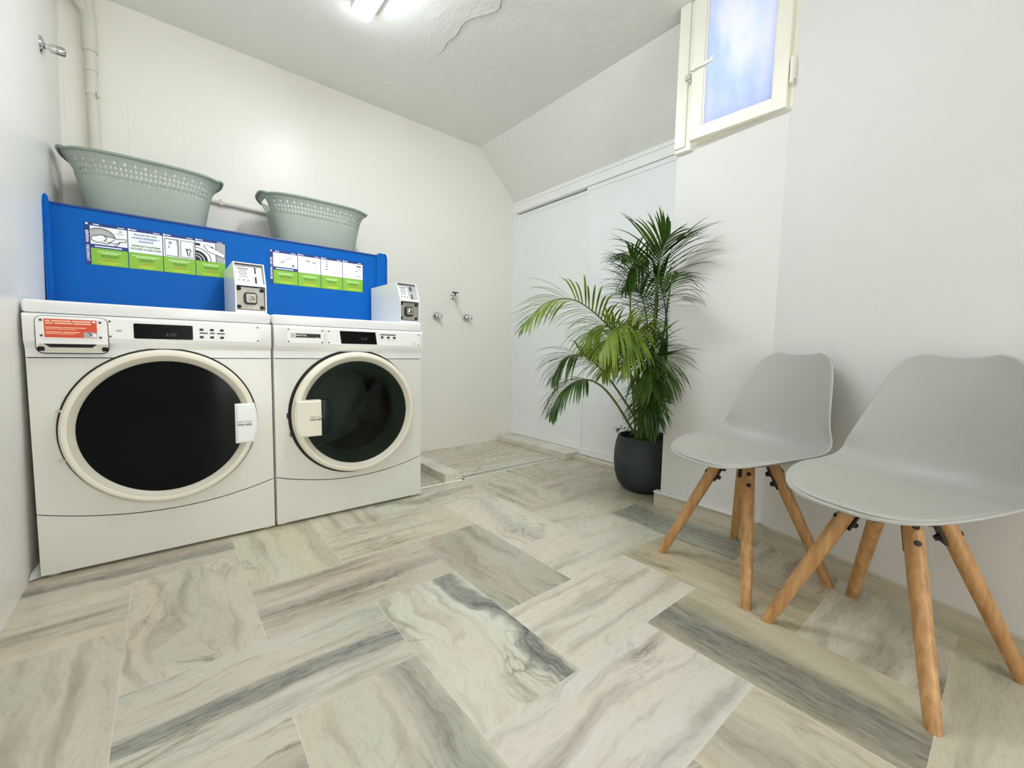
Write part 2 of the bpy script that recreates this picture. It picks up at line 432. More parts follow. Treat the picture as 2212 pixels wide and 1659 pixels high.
M_SCREW = simple('dark_screw', (88, 88, 84), .35, metal=.7)
M_BLUE = simple('royal_blue_enamel', (6, 96, 182), .42, spec=.14, var=.05, scale=3.0)
M_NAVY = simple('navy_print', (10, 52, 128), .4, var=.02)
M_WHITE = simple('white_print', (246, 248, 250), .5, var=.005)
M_GREEN = simple('lime_print', (134, 190, 56), .45, var=.04, scale=20.0)
M_PALEG = simple('pale_green_print', (214, 238, 190), .5, var=.02)
M_DGREEN = simple('dark_green_print', (58, 128, 44), .5, var=.02)
M_OCHRE = simple('ochre_print', (186, 160, 40), .5, var=.05)
M_YELL = simple('yellow_print', (206, 220, 66), .5, var=.03)
M_INK = simple('black_ink', (30, 32, 34), .5, var=.02)
M_INKB = simple('blue_ink', (70, 112, 168), .5, var=.02)
M_GREYP = simple('grey_print', (178, 180, 178), .5, var=.02)
M_ORANGE = simple('orange_label', (222, 84, 48), .4, var=.03)
M_PEACH = simple('peach_print', (252, 206, 178), .5, var=.01)
M_METAL = simple('brushed_steel', (176, 174, 164), .42, metal=.6, var=.1, scale=30.0)
M_METALD = simple('dark_steel', (58, 56, 50), .4, metal=.6, var=.1)
M_CHROME = simple('chrome', (210, 210, 208), .10, metal=1.0, var=.02)
M_SHELL = simple('grey_polypropylene', (173, 174, 169), .42, var=.012, bump=.03, bscale=300)
M_PAD = simple('grey_leatherette', (178, 179, 170), .38, var=.015, bump=.06, bscale=260)
M_WOOD = wood_mat()
M_BRACK = simple('black_steel_bracket', (34, 24, 24), .45, metal=.2, var=.1)
M_BURN = simple('toned_wood_top', (146, 106, 62), .5, var=.1, scale=20)
M_KNIT = knit_mat()
M_POT = simple('charcoal_concrete', (50, 58, 62), .62, var=.22, scale=6.0, bump=.25, bscale=30)
M_SOIL = simple('potting_soil', (34, 30, 24), .95, var=.3, bump=.8, bscale=90)
M_LEAFD = leaf_mat('dark_palm_leaf', (38, 70, 24), (78, 112, 40))
M_LEAFB = leaf_mat('bright_palm_leaf', (86, 122, 34), (146, 170, 66), .42)
M_STEM = simple('palm_cane', (112, 122, 56), .5, var=.25, scale=14)
M_STEMB = simple('palm_cane_dry', (128, 104, 58), .6, var=.3, scale=14)
M_PIPE = simple('painted_pipe', (214, 213, 200), .5, var=.03)
M_DRAIN = simple('steel_drain', (238, 236, 226), .35, var=.03)
M_HOLE = simple('slot_void', (22, 21, 18), .8)

LAMP, SKY, EXPO = 24.0, 2.4, 1.22
FRONDS = [
([[2.086, 1.35, 0.32], [2.05, 1.379, 0.572], [1.937, 1.395, 0.832], [1.814, 1.447, 0.977], [1.665, 1.515, 1.072], [1.516, 1.57, 1.047], [1.397, 1.617, 0.924]], 0.264, 22, 0.42, 0.9, 1, 0.42),
([[2.075, 1.358, 0.319], [1.97, 1.404, 0.548], [1.845, 1.458, 0.703], [1.746, 1.509, 0.782], [1.627, 1.54, 0.763], [1.566, 1.555, 0.665]], 0.24, 20, 0.42, 1.2, 0, 0.3),
([[2.029, 1.345, 0.327], [1.897, 1.396, 0.527], [1.783, 1.437, 0.635], [1.669, 1.468, 0.651], [1.581, 1.508, 0.588], [1.522, 1.521, 0.489]], 0.2, 20, 0.5, 1.3, 0, 0.2),
([[2.106, 1.333, 0.32], [2.119, 1.327, 0.626], [2.073, 1.296, 0.962], [1.948, 1.209, 1.14], [1.869, 1.146, 1.275], [1.819, 1.077, 1.349]], 0.33, 26, 0.42, 0.7, 0, 0.8),
([[2.113, 1.352, 0.316], [2.064, 1.373, 0.625], [1.996, 1.38, 0.91], [1.937, 1.358, 1.105], [1.919, 1.32, 1.22], [1.865, 1.306, 1.288], [1.785, 1.308, 1.292]], 0.22, 24, 0.42, 1.2, 0, 0.5),
([[2.106, 1.333, 0.32], [2.158, 1.34, 0.81], [2.14, 1.322, 1.121], [2.085, 1.321, 1.291], [1.995, 1.333, 1.324], [1.899, 1.339, 1.243], [1.856, 1.337, 1.131]], 0.2, 24, 0.45, 1.1, 0, 0.4),
([[2.068, 1.338, 0.324], [2.024, 1.354, 0.628], [1.906, 1.358, 0.856], [1.795, 1.393, 0.938], [1.687, 1.414, 0.909], [1.636, 1.409, 0.825]], 0.22, 20, 0.45, 1.1, 1, 0.5),
([[2.074, 1.333, 0.324], [2.023, 1.306, 0.657], [1.917, 1.287, 0.881], [1.782, 1.275, 0.945], [1.657, 1.268, 0.889], [1.584, 1.267, 0.792]], 0.26, 22, 0.42, 1.0, 1, 0.35),
([[2.061, 1.319, 0.328], [2.025, 1.278, 0.659], [1.936, 1.243, 0.857], [1.814, 1.22, 0.917], [1.707, 1.195, 0.839], [1.651, 1.192, 0.729]], 0.2376, 22, 0.42, 1.0, 1, 0.3),
([[2.103, 1.31, 0.325], [2.13, 1.287, 0.577], [2.037, 1.251, 0.748], [1.902, 1.214, 0.813], [1.814, 1.149, 0.741], [1.786, 1.11, 0.643]], 0.28, 22, 0.38, 0.9, 0, 0.5),
([[2.081, 1.302, 0.329], [2.119, 1.262, 0.489], [2.059, 1.217, 0.587], [1.959, 1.199, 0.622], [1.876, 1.184, 0.563], [1.841, 1.178, 0.484]], 0.22, 18, 0.35, 1.0, 0, 0.45),
([[2.171, 1.343, 0.311], [2.293, 1.348, 0.702], [2.276, 1.338, 0.975], [2.17, 1.313, 1.149], [2.065, 1.305, 1.237]], 0.28, 22, 0.35, 0.9, 0, 0.7),
([[2.134, 1.335, 0.317], [2.175, 1.316, 0.705], [2.144, 1.267, 0.99], [1.87, 1.089, 1.119], [1.751, 0.984, 1.155]], 0.24, 18, 0.45, 1.0, 0, 0.6),
([[2.129, 1.378, 0.31], [2.144, 1.453, 0.533], [2.115, 1.504, 0.793], [2.016, 1.568, 0.873], [1.883, 1.593, 0.803]], 0.24, 20, 0.4, 1.0, 0, 0.45),
([[2.165, 1.361, 0.308], [2.218, 1.409, 0.7], [2.224, 1.433, 0.975], [2.184, 1.457, 1.137], [2.107, 1.486, 1.186]], 0.24, 20, 0.4, 0.9, 0, 0.45),
([[2.065, 1.315, 0.328], [2.058, 1.264, 0.531], [2.016, 1.211, 0.688], [1.941, 1.153, 0.787], [1.873, 1.098, 0.72], [1.836, 1.066, 0.612]], 0.22, 18, 0.4, 1.0, 0, 0.45),
([[2.057, 1.322, 0.328], [1.978, 1.304, 0.532], [1.877, 1.302, 0.71], [1.75, 1.287, 0.805], [1.667, 1.287, 0.77], [1.619, 1.279, 0.692]], 0.2, 18, 0.4, 1.0, 1, 0.45),
([[2.124, 1.344, 0.316], [2.194, 1.361, 0.539], [2.245, 1.367, 0.757], [2.238, 1.334, 0.879], [2.19, 1.261, 0.799]], 0.22, 20, 0.4, 1.0, 0, 0.45),
([[2.096, 1.341, 0.32], [2.134, 1.361, 0.57], [2.101, 1.382, 0.756], [2.019, 1.409, 0.872], [1.909, 1.421, 0.851]], 0.22, 20, 0.4, 1.0, 0, 0.45),
([[2.116, 1.324, 0.321], [2.057, 1.261, 0.493], [1.973, 1.207, 0.562], [1.877, 1.176, 0.505], [1.846, 1.168, 0.427]], 0.18, 16, 0.4, 1.0, 0, 0.45),
([[1.944, 1.313, 0.343], [1.893, 1.321, 0.39], [1.832, 1.333, 0.4]], 0.05, 7, 0.3, 1.0, 0, 0.45)]
# ------------------------------------------------------------------ setting
def struct(name, bm, mat, parent=None, smooth=None, **kw):
    return obj(name, bm, mat, parent, kind='structure' if parent is None else None, smooth=smooth, **kw)

T = .2976; GX, GY = .186, .3544
def make_floor():
    me = bpy.data.meshes.new('floor'); verts = []; faces = []; uvs = []; seeds = []; tints = []; bands = []; lens = []; swirls = []
    rnd = random.Random(11)
    special = {  # (kind, a, b): tint, band, swirl
        ('V', 3, -1): ((196, 190, 166), (.28, .36, .95), 0), ('V', 1, 1): ((212, 211, 198), (.86, .12, 1.0), .7),
        ('V', 0, 0): ((203, 200, 184), (.80, .20, .55), .25), ('H', 0, 3): ((194, 186, 172), (.42, .14, .45), 0),
        ('H', -1, 2): ((200, 198, 186), (.40, .11, .85), 0), ('V', 2, 2): ((180, 177, 162), (.3, .1, .12), .6),
        ('V', 3, 3): ((216, 214, 200), (.5, .2, .3), .8), ('V', 5, 1): ((192, 190, 172), (.45, .45, .75), 0),
        ('H', 1, 0): ((214, 213, 206), (.1, .1, .2), .35), ('H', 2, 1): ((216, 213, 202), (0, .01, 0), 0),
        ('H', 3, 2): ((210, 208, 194), (0, .01, 0), 0), ('V', 4, 0): ((198, 188, 162), (.8, .3, .15), 0),
        ('H', -2, 5): ((196, 190, 174), (.36, .16, .7), 0), ('V', -1, 3): ((204, 198, 184), (.5, .2, .06), .6),
        ('V', 5, -3): ((190, 182, 156), (.7, .3, .35), .3), ('V', -2, 2): ((198, 194, 180), (0, .01, 0), .15),
        ('V', 2, -2): ((204, 196, 178), (.3, .3, .35), .2), ('H', 0, -1): ((204, 200, 184), (.4, .2, .3), .3),
        ('H', 4, -1 + 4): ((205, 203, 180), (0, .01, 0), .3), ('V', 0, 4): ((203, 200, 180), (.9, .12, .25), .1),
        ('H', 1, 4): ((206, 200, 182), (0, .01, 0), 0), ('H', 2, 5): ((206, 204, 186), (.5, .1, .5), .4),
        ('V', 4, 4): ((200, 198, 180), (0, .01, 0), .6), ('H', 4, 3): ((206, 203, 182), (.9, .1, .3), .2),
        ('V', 4, -4 + 0): ((186, 178, 154), (.5, .2, .2), .3), ('H', -2, 1): ((200, 196, 182), (.5, .2, .25), .1)}
    pal = [(206, 203, 187), (200, 196, 178), (210, 207, 190), (196, 192, 172), (205, 198, 182)]
    def add(x0, y0, x1, y1, kind, key, L, ou=0.0):
        n = len(verts); verts.extend([(x0, y0, 0), (x1, y0, 0), (x1, y1, 0), (x0, y1, 0)]); faces.append((n, n + 1, n + 2, n + 3))
        if kind == 'H': uvs.extend([(ou, 0), (ou + x1 - x0, 0), (ou + x1 - x0, y1 - y0), (ou, y1 - y0)])
        else: uvs.extend([(0, 0), (0, x1 - x0), (y1 - y0, x1 - x0), (y1 - y0, 0)])
        tint, band, sw = special.get(key, (rnd.choice(pal), (rnd.random(), .15, .25 if rnd.random() < .35 else 0), rnd.choice((0, 0, .3))))
        seeds.append(rnd.random() * 9); tints.append(lin(tint)); bands.append(tuple(band) + (1,)); lens.append(L); swirls.append(sw)
    for a in range(-5, 10):
        for b in range(-9, 7):
            d = (a - b) % 4
            X0, Y0 = GX + a * T, GY + b * T
            if d == 1:
                X1, Y1 = X0 + 2 * T, Y0 + T
                if Y0 < 2.1: add(X0, Y0, X1, min(Y1, 2.141), 'H', ('H', a, b), 2 * T)
            elif d == 0:
                X1, Y1 = X0 + T, Y0 + 2 * T
                if Y0 < 2.1: add(X0, Y0, X1, min(Y1, 2.141), 'V', ('V', a, b), 2 * T)
    # laid straight in the shower corner behind the drain
    for r in range(4):
        y0 = 2.141 + .2 * r
        for k in range(8):
            x0 = -1.0 + .5 * k + (.25 if r % 2 else 0)
            add(x0, y0, x0 + .5, min(y0 + .2, 3.0), 'H', ('S', r, k), .5)
    me.from_pydata(verts, [], faces)
    uvl = me.uv_layers.new(name='tile')
    for i, u in enumerate(uvs): uvl.data[i].uv = u
    for nm, dat in (('seed', seeds), ('tlen', lens), ('swirl', swirls)):
        at = me.attributes.new(nm, 'FLOAT', 'FACE')
        for i, v in enumerate(dat): at.data[i].value = v
    for nm, dat in (('tint', tints), ('band', bands)):
        at = me.attributes.new(nm, 'FLOAT_COLOR', 'FACE')
        for i, v in enumerate(dat): at.data[i].color = v
    o = obj('floor', me, M_FLOOR, kind='structure')
make_floor()

H = 2.44
bm = bmesh.new(); box(bm, (-.6, 2.92, -.05), (2.6, 3.02, 2.55)); struct('wall_back', bm, M_BACK)
bm = bmesh.new(); prism(bm, [(-.376 - .001, -.05), (-.376 + .0209 * 2.5, 2.55), (-.6, 2.55), (-.6, -.05)], -1.75, 3.0, 'Y'); struct('wall_left', bm, M_LEFT)
bm = bmesh.new(); box(bm, (-.6, -1.75, -.05), (.20, -1.62, 2.55)); box(bm, (1.05, -1.75, -.05), (1.6, -1.62, 2.55)); box(bm, (.20, -1.75, 2.05), (1.05, -1.62, 2.55)); struct('wall_front', bm, M_PLAS)  # doorway gap added out of view to let in soft fill daylight
WX = 1.978
bm = bmesh.new()
OY0, OY1, OZ0 = .712, 1.035, 1.835       # window opening
for lo, hi in (((WX, .655, -.05), (WX + .15, OY0, 2.55)), ((WX, OY1, -.05), (WX + .15, 1.15, 2.55)), ((WX, OY0, -.05), (WX + .15, OY1, OZ0))):
    box(bm, lo, hi)
box(bm, (WX + .15, 1.06, -.05), (2.62, 1.15, 2.55))
sl = .3465
prism(bm, [(WX, .668), (WX - sl * 2.4, .668 - 2.4), (WX - sl * 2.4 + .15, .668 - 2.45), (WX + .15, .668)], -.05, 2.55, 'Z')
box(bm, (2.47, 1.1, -.05), (2.6, 3.0, 2.55))
struct('wall_right', bm, M_PLAS)

# ceiling: flat part, the slope over the cupboard doors, one raised crack in the paint
bm = bmesh.new()
prism(bm, [(-.5, H), (2.03, H), (2.41, 2.079), (2.62, 2.079), (2.62, 2.6), (-.5, 2.6)], 1.10, 3.0, 'Y')
prism(bm, [(-.5, H), (2.2, H), (2.2, 2.6), (-.5, 2.6)], -1.75, 1.10, 'Y')
ceil = struct('ceiling', bm, M_CEIL)
bm = bmesh.new()
cr = [(1.229, 2.209), (1.236, 2.15), (1.225, 2.08), (1.232, 2.0), (1.219, 1.93), (1.224, 1.875), (1.25, 1.82), (1.285, 1.765), (1.296, 1.72), (1.272, 1.67), (1.25, 1.58), (1.262, 1.45), (1.22, 1.3)]
cr = catmull([(x, y, H) for x, y in cr], 60)
tube(bm, cr, [.0008 + .0038 * min(1, i / 14) * (0.75 + .25 * sin(i * 1.7)) for i in range(61)], n=6)
obj('paint_crack', bm, simple('cracked_paint_edge', (150, 151, 144), .6, var=.05), ceil)

# skirting boards
bm = bmesh.new(); box(bm, (1.962, .66, 0), (WX + .05, 1.178, .074), bev=.002)
prism(bm, [(1.9655, .692), (1.9655 - sl * 2.4, .692 - 2.4), (1.99 - sl * 2.4, .692 - 2.4), (1.99, .692)], 0, .072, 'Z')
struct('baseboard_right', bm, M_SKIRT)
bm = bmesh.new(); box(bm, (1.955, .675, .072), (WX + .02, 1.18, .082), bev=.003)
struct('trim_4', bm, M_PLAS)

# shower kerbs
bm = bmesh.new(); box(bm, (1.27, 2.146, 0), (1.338, 2.92, .050), bev=.003); box(bm, (1.341, 2.150, 0), (1.376, 2.92, .047), bev=.002); struct('trim_1', bm, M_KERB)
bm = bmesh.new(); box(bm, (2.262, 2.085, 0), (2.352, 2.92, .048), bev=.003); box(bm, (2.352, 1.15, 0), (2.47, 2.085, .026), bev=.002); box(bm, (2.352, 2.085, 0), (2.47, 2.92, .050), bev=.002)
struct('trim_2', bm, M_KERB)

# cupboard: header, corner post, two sliding doors
bm = bmesh.new()
box(bm, (2.385, 1.15, 1.992), (2.47, 2.92, 2.062), bev=.002)
box(bm, (2.378, 1.15, 2.052), (2.47, 2.92, 2.079), bev=.002)
box(bm, (2.392, 2.884, .026), (2.47, 2.92, 1.995), bev=.002)
struct('trim_3', bm, M_FRAME)
def sliding_door(name, y0, y1, x, z0, z1, knob=False):
    d = obj(name, (lambda b: (box(b, (x, y0, z0), (x + .018, y1, z1)), b)[1])(bmesh.new()), M_PANEL, kind='structure')
    bm = bmesh.new()
    w = .022
    box(bm, (x - .006, y0, z0), (x + .006, y0 + w, z1), bev=.0015); box(bm, (x - .006, y1 - w, z0), (x + .006, y1, z1), bev=.0015)
    box(bm, (x - .006, y0 + w, z1 - .03), (x + .006, y1 - w, z1), bev=.0015); box(bm, (x - .006, y0 + w, z0), (x + .006, y1 - w, z0 + .05), bev=.0015)
    obj('door_frame', bm, M_FRAME, d)
    if knob:
        bm = bmesh.new(); lathe(bm, [(0, -.012), (.006, -.012), (.008, -.004), (.008, 0)], (x - .006, y0 + .011, 1.02), 'X', n=20)
        obj('door_lock', bm, M_METAL, d, smooth=40)
    return d
sliding_door('door_1', 2.07, 2.892, 2.428, .052, 1.982, True)
sliding_door('door_2', 1.15, 2.088, 2.402, .030, 1.99)

# window in the right wall, its sash standing a little ajar
win = thing('window_1', None, None); win['kind'] = 'structure'
bm = bmesh.new()
box(bm, (WX - .022, 1.072, 1.772), (WX + .03, 1.152, 2.45), bev=.003)
box(bm, (WX - .030, 1.098, 1.790), (WX + .02, 1.152, 2.45), bev=.003)
box(bm, (WX - .004, .655, 1.80), (WX + .03, .690, 2.45), bev=.002)
box(bm, (WX - .003, .66, 1.792), (WX + .03, 1.08, 1.84), bev=.002)
obj('window_frame', bm, M_WINF, win)
hx, hy = WX - .006, .673
sash = bmesh.new()
L = 1.070 - hy
for lo, hi in (((-.022, 0, 1.797), (.006, .052, 2.46)), ((-.022, L - .055, 1.797), (.006, L, 2.46)), ((-.022, .05, 1.797), (.006, L - .05, 1.852))):
    box(sash, lo, hi, bev=.003)
box(sash, (-.016, L - .063, 1.852), (.004, L - .055, 2.46)); box(sash, (-.016, .052, 1.848), (.004, .058, 2.46))
sash_o = obj('window_sash', sash, M_WINF, win, loc=(hx, hy, 0), rot=(0, 0, radians(3.2)))
bm = bmesh.new(); box(bm, (-.010, .045, 1.845), (-.005, L - .045, 2.5)); obj('window_pane', bm, window_glass_mat(), sash_o)
bm = bmesh.new()
box(bm, (-.034, L - .088, 2.106), (-.024, L + .006, 2.121), bev=.003); box(bm, (-.034, L - .100, 2.106), (-.027, L - .086, 2.130), bev=.002)
cyl(bm, (-.018, L - .012, 2.112), (-.036, L - .012, 2.112), .010, n=16)
obj('latch_lever', bm, M_WINF, sash_o, smooth=40)
bm = bmesh.new(); box(bm, (-.028, L + .002, 2.075), (-.018, L + .03, 2.10), bev=.003); box(bm, (-.024, L + .004, 2.062), (-.018, L + .012, 2.08)); obj('latch_keep', bm, M_METAL, sash_o)
bm = bmesh.new(); cyl(bm, (WX - .022, .662, 1.892), (WX - .022, .662, 1.985), .0075, n=14); cyl(bm, (WX - .022, .662, 1.884), (WX - .022, .662, 1.891), .009, n=14); box(bm, (WX - .02, .652, 1.90), (WX - .002, .664, 1.98)); obj('hinge', bm, M_WINF, win, smooth=40)

# ------------------------------------------------------------------ ceiling light
def tube_light(loc, label, strength, half=.63):
    t = thing('ceiling_light', label, 'light', loc)
    bm = bmesh.new(); box(bm, (-.051, -half - .006, -.048), (.051, half + .006, 0), bev=.003); obj('light_base', bm, M_FRAME, t)
    m, nt, p = newmat('glowing_diffuser')
    tcn = N(nt, 'ShaderNodeTexCoord'); no = N(nt, 'ShaderNodeTexNoise', i_Scale=2.0); nt.links.new(tcn.outputs['Object'], no.inputs['Vector'])
    nt.links.new(ramp(nt, no.outputs[0], [(.3, (.91, .95, 1.0)), (.7, (.92, .955, 1.0))]), p.inputs['Emission Color'])
    p.inputs['Emission Strength'].default_value = strength
    bm = bmesh.new(); prism(bm, [(-.043, -.040), (-.043, -.052), (-.032, -.070), (.032, -.070), (.043, -.052), (.043, -.040)], -half, half, 'Y')
    obj('diffuser', bm, m, t)
tube_light((.78, 1.50, H), 'long white tube light on the ceiling beside the crack, glowing', LAMP)

# ------------------------------------------------------------------ machines
def hole_plate(bm, outer, cx, cz, r, y0, y1, n=64):
    vs = [bm.verts.new((x, y0, z)) for x, z in outer]
    es = [bm.edges.new((vs[i], vs[(i + 1) % len(vs)])) for i in range(len(vs))]
    if r:
        cs = [bm.verts.new((cx + r * cos(2 * pi * i / n), y0, cz + r * sin(2 * pi * i / n))) for i in range(n)]
        es += [bm.edges.new((cs[i], cs[(i + 1) % n])) for i in range(n)]
    bmesh.ops.triangle_fill(bm, use_beauty=True, use_dissolve=False, edges=es)
    r_ = bmesh.ops.extrude_face_region(bm, geom=list(bm.faces))
    nv = [v for v in r_['geom'] if isinstance(v, bmesh.types.BMVert)]
    bmesh.ops.translate(bm, verts=nv, vec=(0, y1 - y0, 0))
    bmesh.ops.recalc_face_normals(bm, faces=bm.faces)

def ring(bm, cx, cy, cz, prof, n=72):
    lathe(bm, prof, (cx, cy, cz), '-Y', n=n)

def arc_z(u):            # top edge of the kick panel, u in -1..1
    return .167 + .055 * u * u

def make_machine(x0, washer):
    W = .698; cx = W / 2; cz = .492
    if washer: t = thing('washing_machine', 'white front-load washing machine with orange label and black door, by left wall', 'washing machine', (x0, 2.04, 0))
    else: t = thing('tumble_dryer', 'white front-load tumble dryer with smoky door glass and white handle block at left', 'tumble dryer', (x0, 2.04, 0))
    # local: y=0 front plane
    bm = bmesh.new()
    box(bm, (0, .008, .014), (W, .70, .892), bev=.004)
    for f in [f for f in bm.faces if f.normal.y < -.9 and f.calc_area() > .3]: bm.faces.remove(f)
    obj('cabinet_shell', bm, M_ENAMEL, t, smooth=35)
    bm = bmesh.new(); box(bm, (-.001, -.006, .892), (W + .001, .705, .934), bev=.009, seg=3); obj('top_cover', bm, M_ENAMEL2, t, smooth=35)
    pts = [(.002, .744), (.002, arc_z(-1) + .004)] + [(cx + (cx - .002) * u, arc_z(u) + .004) for u in [i / 12 for i in range(-11, 12)]] + [(W - .002, arc_z(1) + .004), (W - .002, .744)]
    bm = bmesh.new(); hole_plate(bm, pts, cx, cz, .262 if not washer else .25, -.004, .010)
    obj('front_panel', bm, M_ENAMEL, t, smooth=35)
    pts = [(.002, .012)] + [(cx + (cx - .002) * u, arc_z(u)) for u in [i / 14 for i in range(-14, 15)]] + [(W - .002, .012)]
    bm = bmesh.new(); prism(bm, pts, -.005, .010, 'Y'); obj('kick_panel', bm, M_ENAMEL, t, smooth=35)
    bm = bmesh.new()
    prism(bm, [(.012, .747), (-.004, .747), (-.006, .778), (-.018, .795), (-.021, .802), (-.021, .880), (-.016, .889), (.012, .889)], .002, W - .002, 'X')
    obj('control_panel', bm, M_ENAMEL2, t, smooth=25)
    for fx in (.028, W - .028):
        bm = bmesh.new(); lathe(bm, [(0, 0), (.017, 0), (.017, .006), (.010, .009), (.008, .014), (0, .014)], (fx, .03, 0), 'Z', n=20); obj('foot', bm, M_RING2, t, smooth=40)
    # door
    dr = bmesh.new()
    if washer:
        ring(dr, cx, -.004, cz, [(.255, 0), (.283, 0), (.285, .010), (.283, .030), (.276, .039), (.266, .041), (.2625, .040), (.247, .030), (.242, .024)])
    else:
        ring(dr, cx, -.004, cz, [(.262, .012), (.286, .012), (.287, .020), (.284, .042), (.277, .050), (.267, .052), (.2635, .051), (.248, .040), (.243, .034)])
    for f in dr.faces:
        c = f.calc_center_median(); rr = sqrt((c.x - cx) ** 2 + (c.z - cz) ** 2)
        f.material_index = 1 if rr < .262 and c.y < -.012 else 0
    door = obj('door', dr, [M_RING, M_RING2], t, smooth=40)
    bm = bmesh.new()
    ring(bm, cx, -.004, cz, [(.25, .001), (.291 if washer else .297, .001), (.291 if washer else .297, .003), (.25, .003)]); obj('door_recess_shade', bm, M_GAP, t, smooth=40)  # dark ring stands in for the shade in the recess behind the door
    bm = bmesh.new()
    if washer:
        ring(bm, cx, -.004, cz, [(0, .020), (.10, .0215), (.18, .0235), (.2425, .0265), (.2425, .012), (0, .012)])
        obj('door_glass', bm, dark_glass_mat('black_door_glass', (14, 16, 18), .06), door, smooth=40)
    else:
        ring(bm, cx, -.004, cz, [(0, .030), (.12, .031), (.2435, .036)])
        obj('door_glass', bm, tinted_clear_mat('smoked_door_glass', (.42, .47, .45, 1)), door, smooth=60)
        bm = bmesh.new(); ring(bm, cx, -.004, cz, [(.2435, .034), (.205, -.02), (.20, -.06)]); obj('inner_lens_rim', bm, simple('grey_green_rim', (120, 132, 126), .35, var=.05), door, smooth=60)
        bm = bmesh.new(); ring(bm, cx, -.004, cz, [(.20, -.06), (.245, -.08), (.245, -.50), (.10, -.52), (0, -.52)])
        for k in range(3):
            a = .5 + k * 2 * pi / 3
            box(bm, (cx + .2, .09, cz - .012), (cx + .245, .48, cz + .012), bev=.004, rot=Matrix.Rotation(a, 3, 'Y'), piv=(cx, 0, cz))
        obj('drum', bm, simple('galvanised_drum', (108, 112, 106), .45, metal=.4, var=.15), t, smooth=40)
    # handle
    bm = bmesh.new()
    sg = 1 if washer else -1
    R_ = .284
    arc = [(cx + sg * sqrt(R_ ** 2 - dz ** 2), cz + dz) for dz in [-.088 + .16 * i / 10 for i in range(11)]]
    inner = .208 if washer else .1755
    ix = cx + sg * inner
    if washer: P_ = [(ix, cz - .088)] + arc + [(ix, cz + .072)]
    else: P_ = [(ix, cz - .088)] + arc + [(ix, cz + .072)]
    y0, y1 = (-.058, -.030) if washer else (-.080, -.030)
    prism(bm, P_, y0, y1, 'Y')
    bmesh.ops.bevel(bm, geom=[e for e in bm.edges if abs(e.verts[0].co.y - y0) < 1e-6 and abs(e.verts[1].co.y - y0) < 1e-6], offset=.006, segments=3, affect='EDGES')
    hd = obj('door_handle', bm, M_ENAMEL2 if washer else M_RING, door, smooth=40)
    tx = ix + sg * (.030 if washer else .024)
    text_front('door_handle_lettering', 'ABRIR AQU\u00cd', .0098, tx, y0 - .0004, cz - .002, M_GREYP, door, bold=True)
    text_front('door_handle_lettering', 'OPEN HERE', .0098, tx, y0 - .0004, cz - .014, M_INK, door, bold=True)
    if not washer:
        bm = bmesh.new(); box(bm, (ix + .002, -.060, cz - .088), (ix + .052, -.030, cz + .072), bev=.006)
        obj('grip_recess', bm, dark_glass_mat('dark_grip_plastic', (34, 42, 42), .15), door, smooth=40)
        bm = bmesh.new(); box(bm, (cx - .302, -.006, cz - .01), (cx - .292, .0, cz + .012)); obj('catch', bm, M_METALD, t); bm = bmesh.new(); box(bm, (cx - .290, -.012, cz - .092), (cx - .284, -.002, cz - .07)); obj('catch', bm, M_METALD, t)
    else:
        for z in (cz + .075, cz - .095):
            bm = bmesh.new(); box(bm, (cx - .288, -.014, z - .004), (cx - .272, -.002, z + .004), bev=.0015); obj('hinge', bm, M_RING2, t)
    F = -.021
    def plate(name, x, z, w, h, par=t, mat=M_PLATE, d=.0012, y=F, r=.004):
        bm = bmesh.new(); prism(bm, rrect(x + w / 2, z + h / 2, w, h, r, 3), y - d, y + .0005, 'Y'); return obj(name, bm, mat, par)
    def screw(par, x, z, r=.0034):
        bm = bmesh.new(); lathe(bm, [(0, .0022), (r * .6, .0022), (r, .0005), (r, 0)], (x, F - .001, z), '-Y', n=14); obj('screw', bm, M_SCREW, par, smooth=40)
    if washer:
        pl = plate('display_plate', .196, .813, .458, .066)
        plate('display_window', .265, .8155, .168, .0535, pl, M_BLACK, .002)
        text_front('display_digits', '4:00', .017, .368, F - .0024, .832, M_DIM, pl, sx=1.1)
        text_front('display_digits', '-----', .006, .325, F - .0024, .852, M_DIM, pl)
        for i, bx in enumerate((.460, .4925, .5245)):
            for bz in (.855, .8265):
                plate('button', bx - .0062, bz - .0035, .0125, .0085, pl, M_BTN, .003, r=.0025)
        for bx, bw in ((.4665, .026), (.494, .016), (.521, .026)):
            plate('button_legend', bx - bw / 2, .8405, bw, .0042, pl, M_INK, .0016, r=.0005)
        for x, z in ((.204, .872), (.204, .820), (.647, .873), (.647, .819)): screw(pl, x, z)
        plate('faint_emblem', .220, .838, .014, .006, pl, M_GREYP, .0015, r=.001)
        # detergent drawer with its orange label
        bm = bmesh.new(); prism(bm, rrect(.114, .821, .172, .124, .020, 4), F - .0012, F + .0005, 'Y'); dw = obj('detergent_drawer', bm, M_GAP, t)
        bm = bmesh.new()
        prism(bm, [(x, z) for x, z in rrect(.114, .822, .168, .119, .018, 4)], F - .003, F - .001, 'Y'); obj('drawer_front', bm, M_PLATE, dw)
        bm = bmesh.new(); prism(bm, [(.034, .792), (.196, .792), (.196, .778), (.184, .7645), (.046, .7645), (.034, .778)], F - .0036, F - .0028, 'Y'); obj('finger_recess', bm, M_RING2, dw)
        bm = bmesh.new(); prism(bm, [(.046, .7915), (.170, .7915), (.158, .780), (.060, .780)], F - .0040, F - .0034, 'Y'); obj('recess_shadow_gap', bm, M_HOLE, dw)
        bm = bmesh.new(); prism(bm, rrect(.112, .842, .148, .066, .004, 3), F - .0062, F - .003, 'Y'); obj('label_holder', bm, M_PLATE, dw)
        bm = bmesh.new()
        y = F - .0068
        box(bm, (.050, y, .8125), (.172, y + .0007, .8725), mat=0)
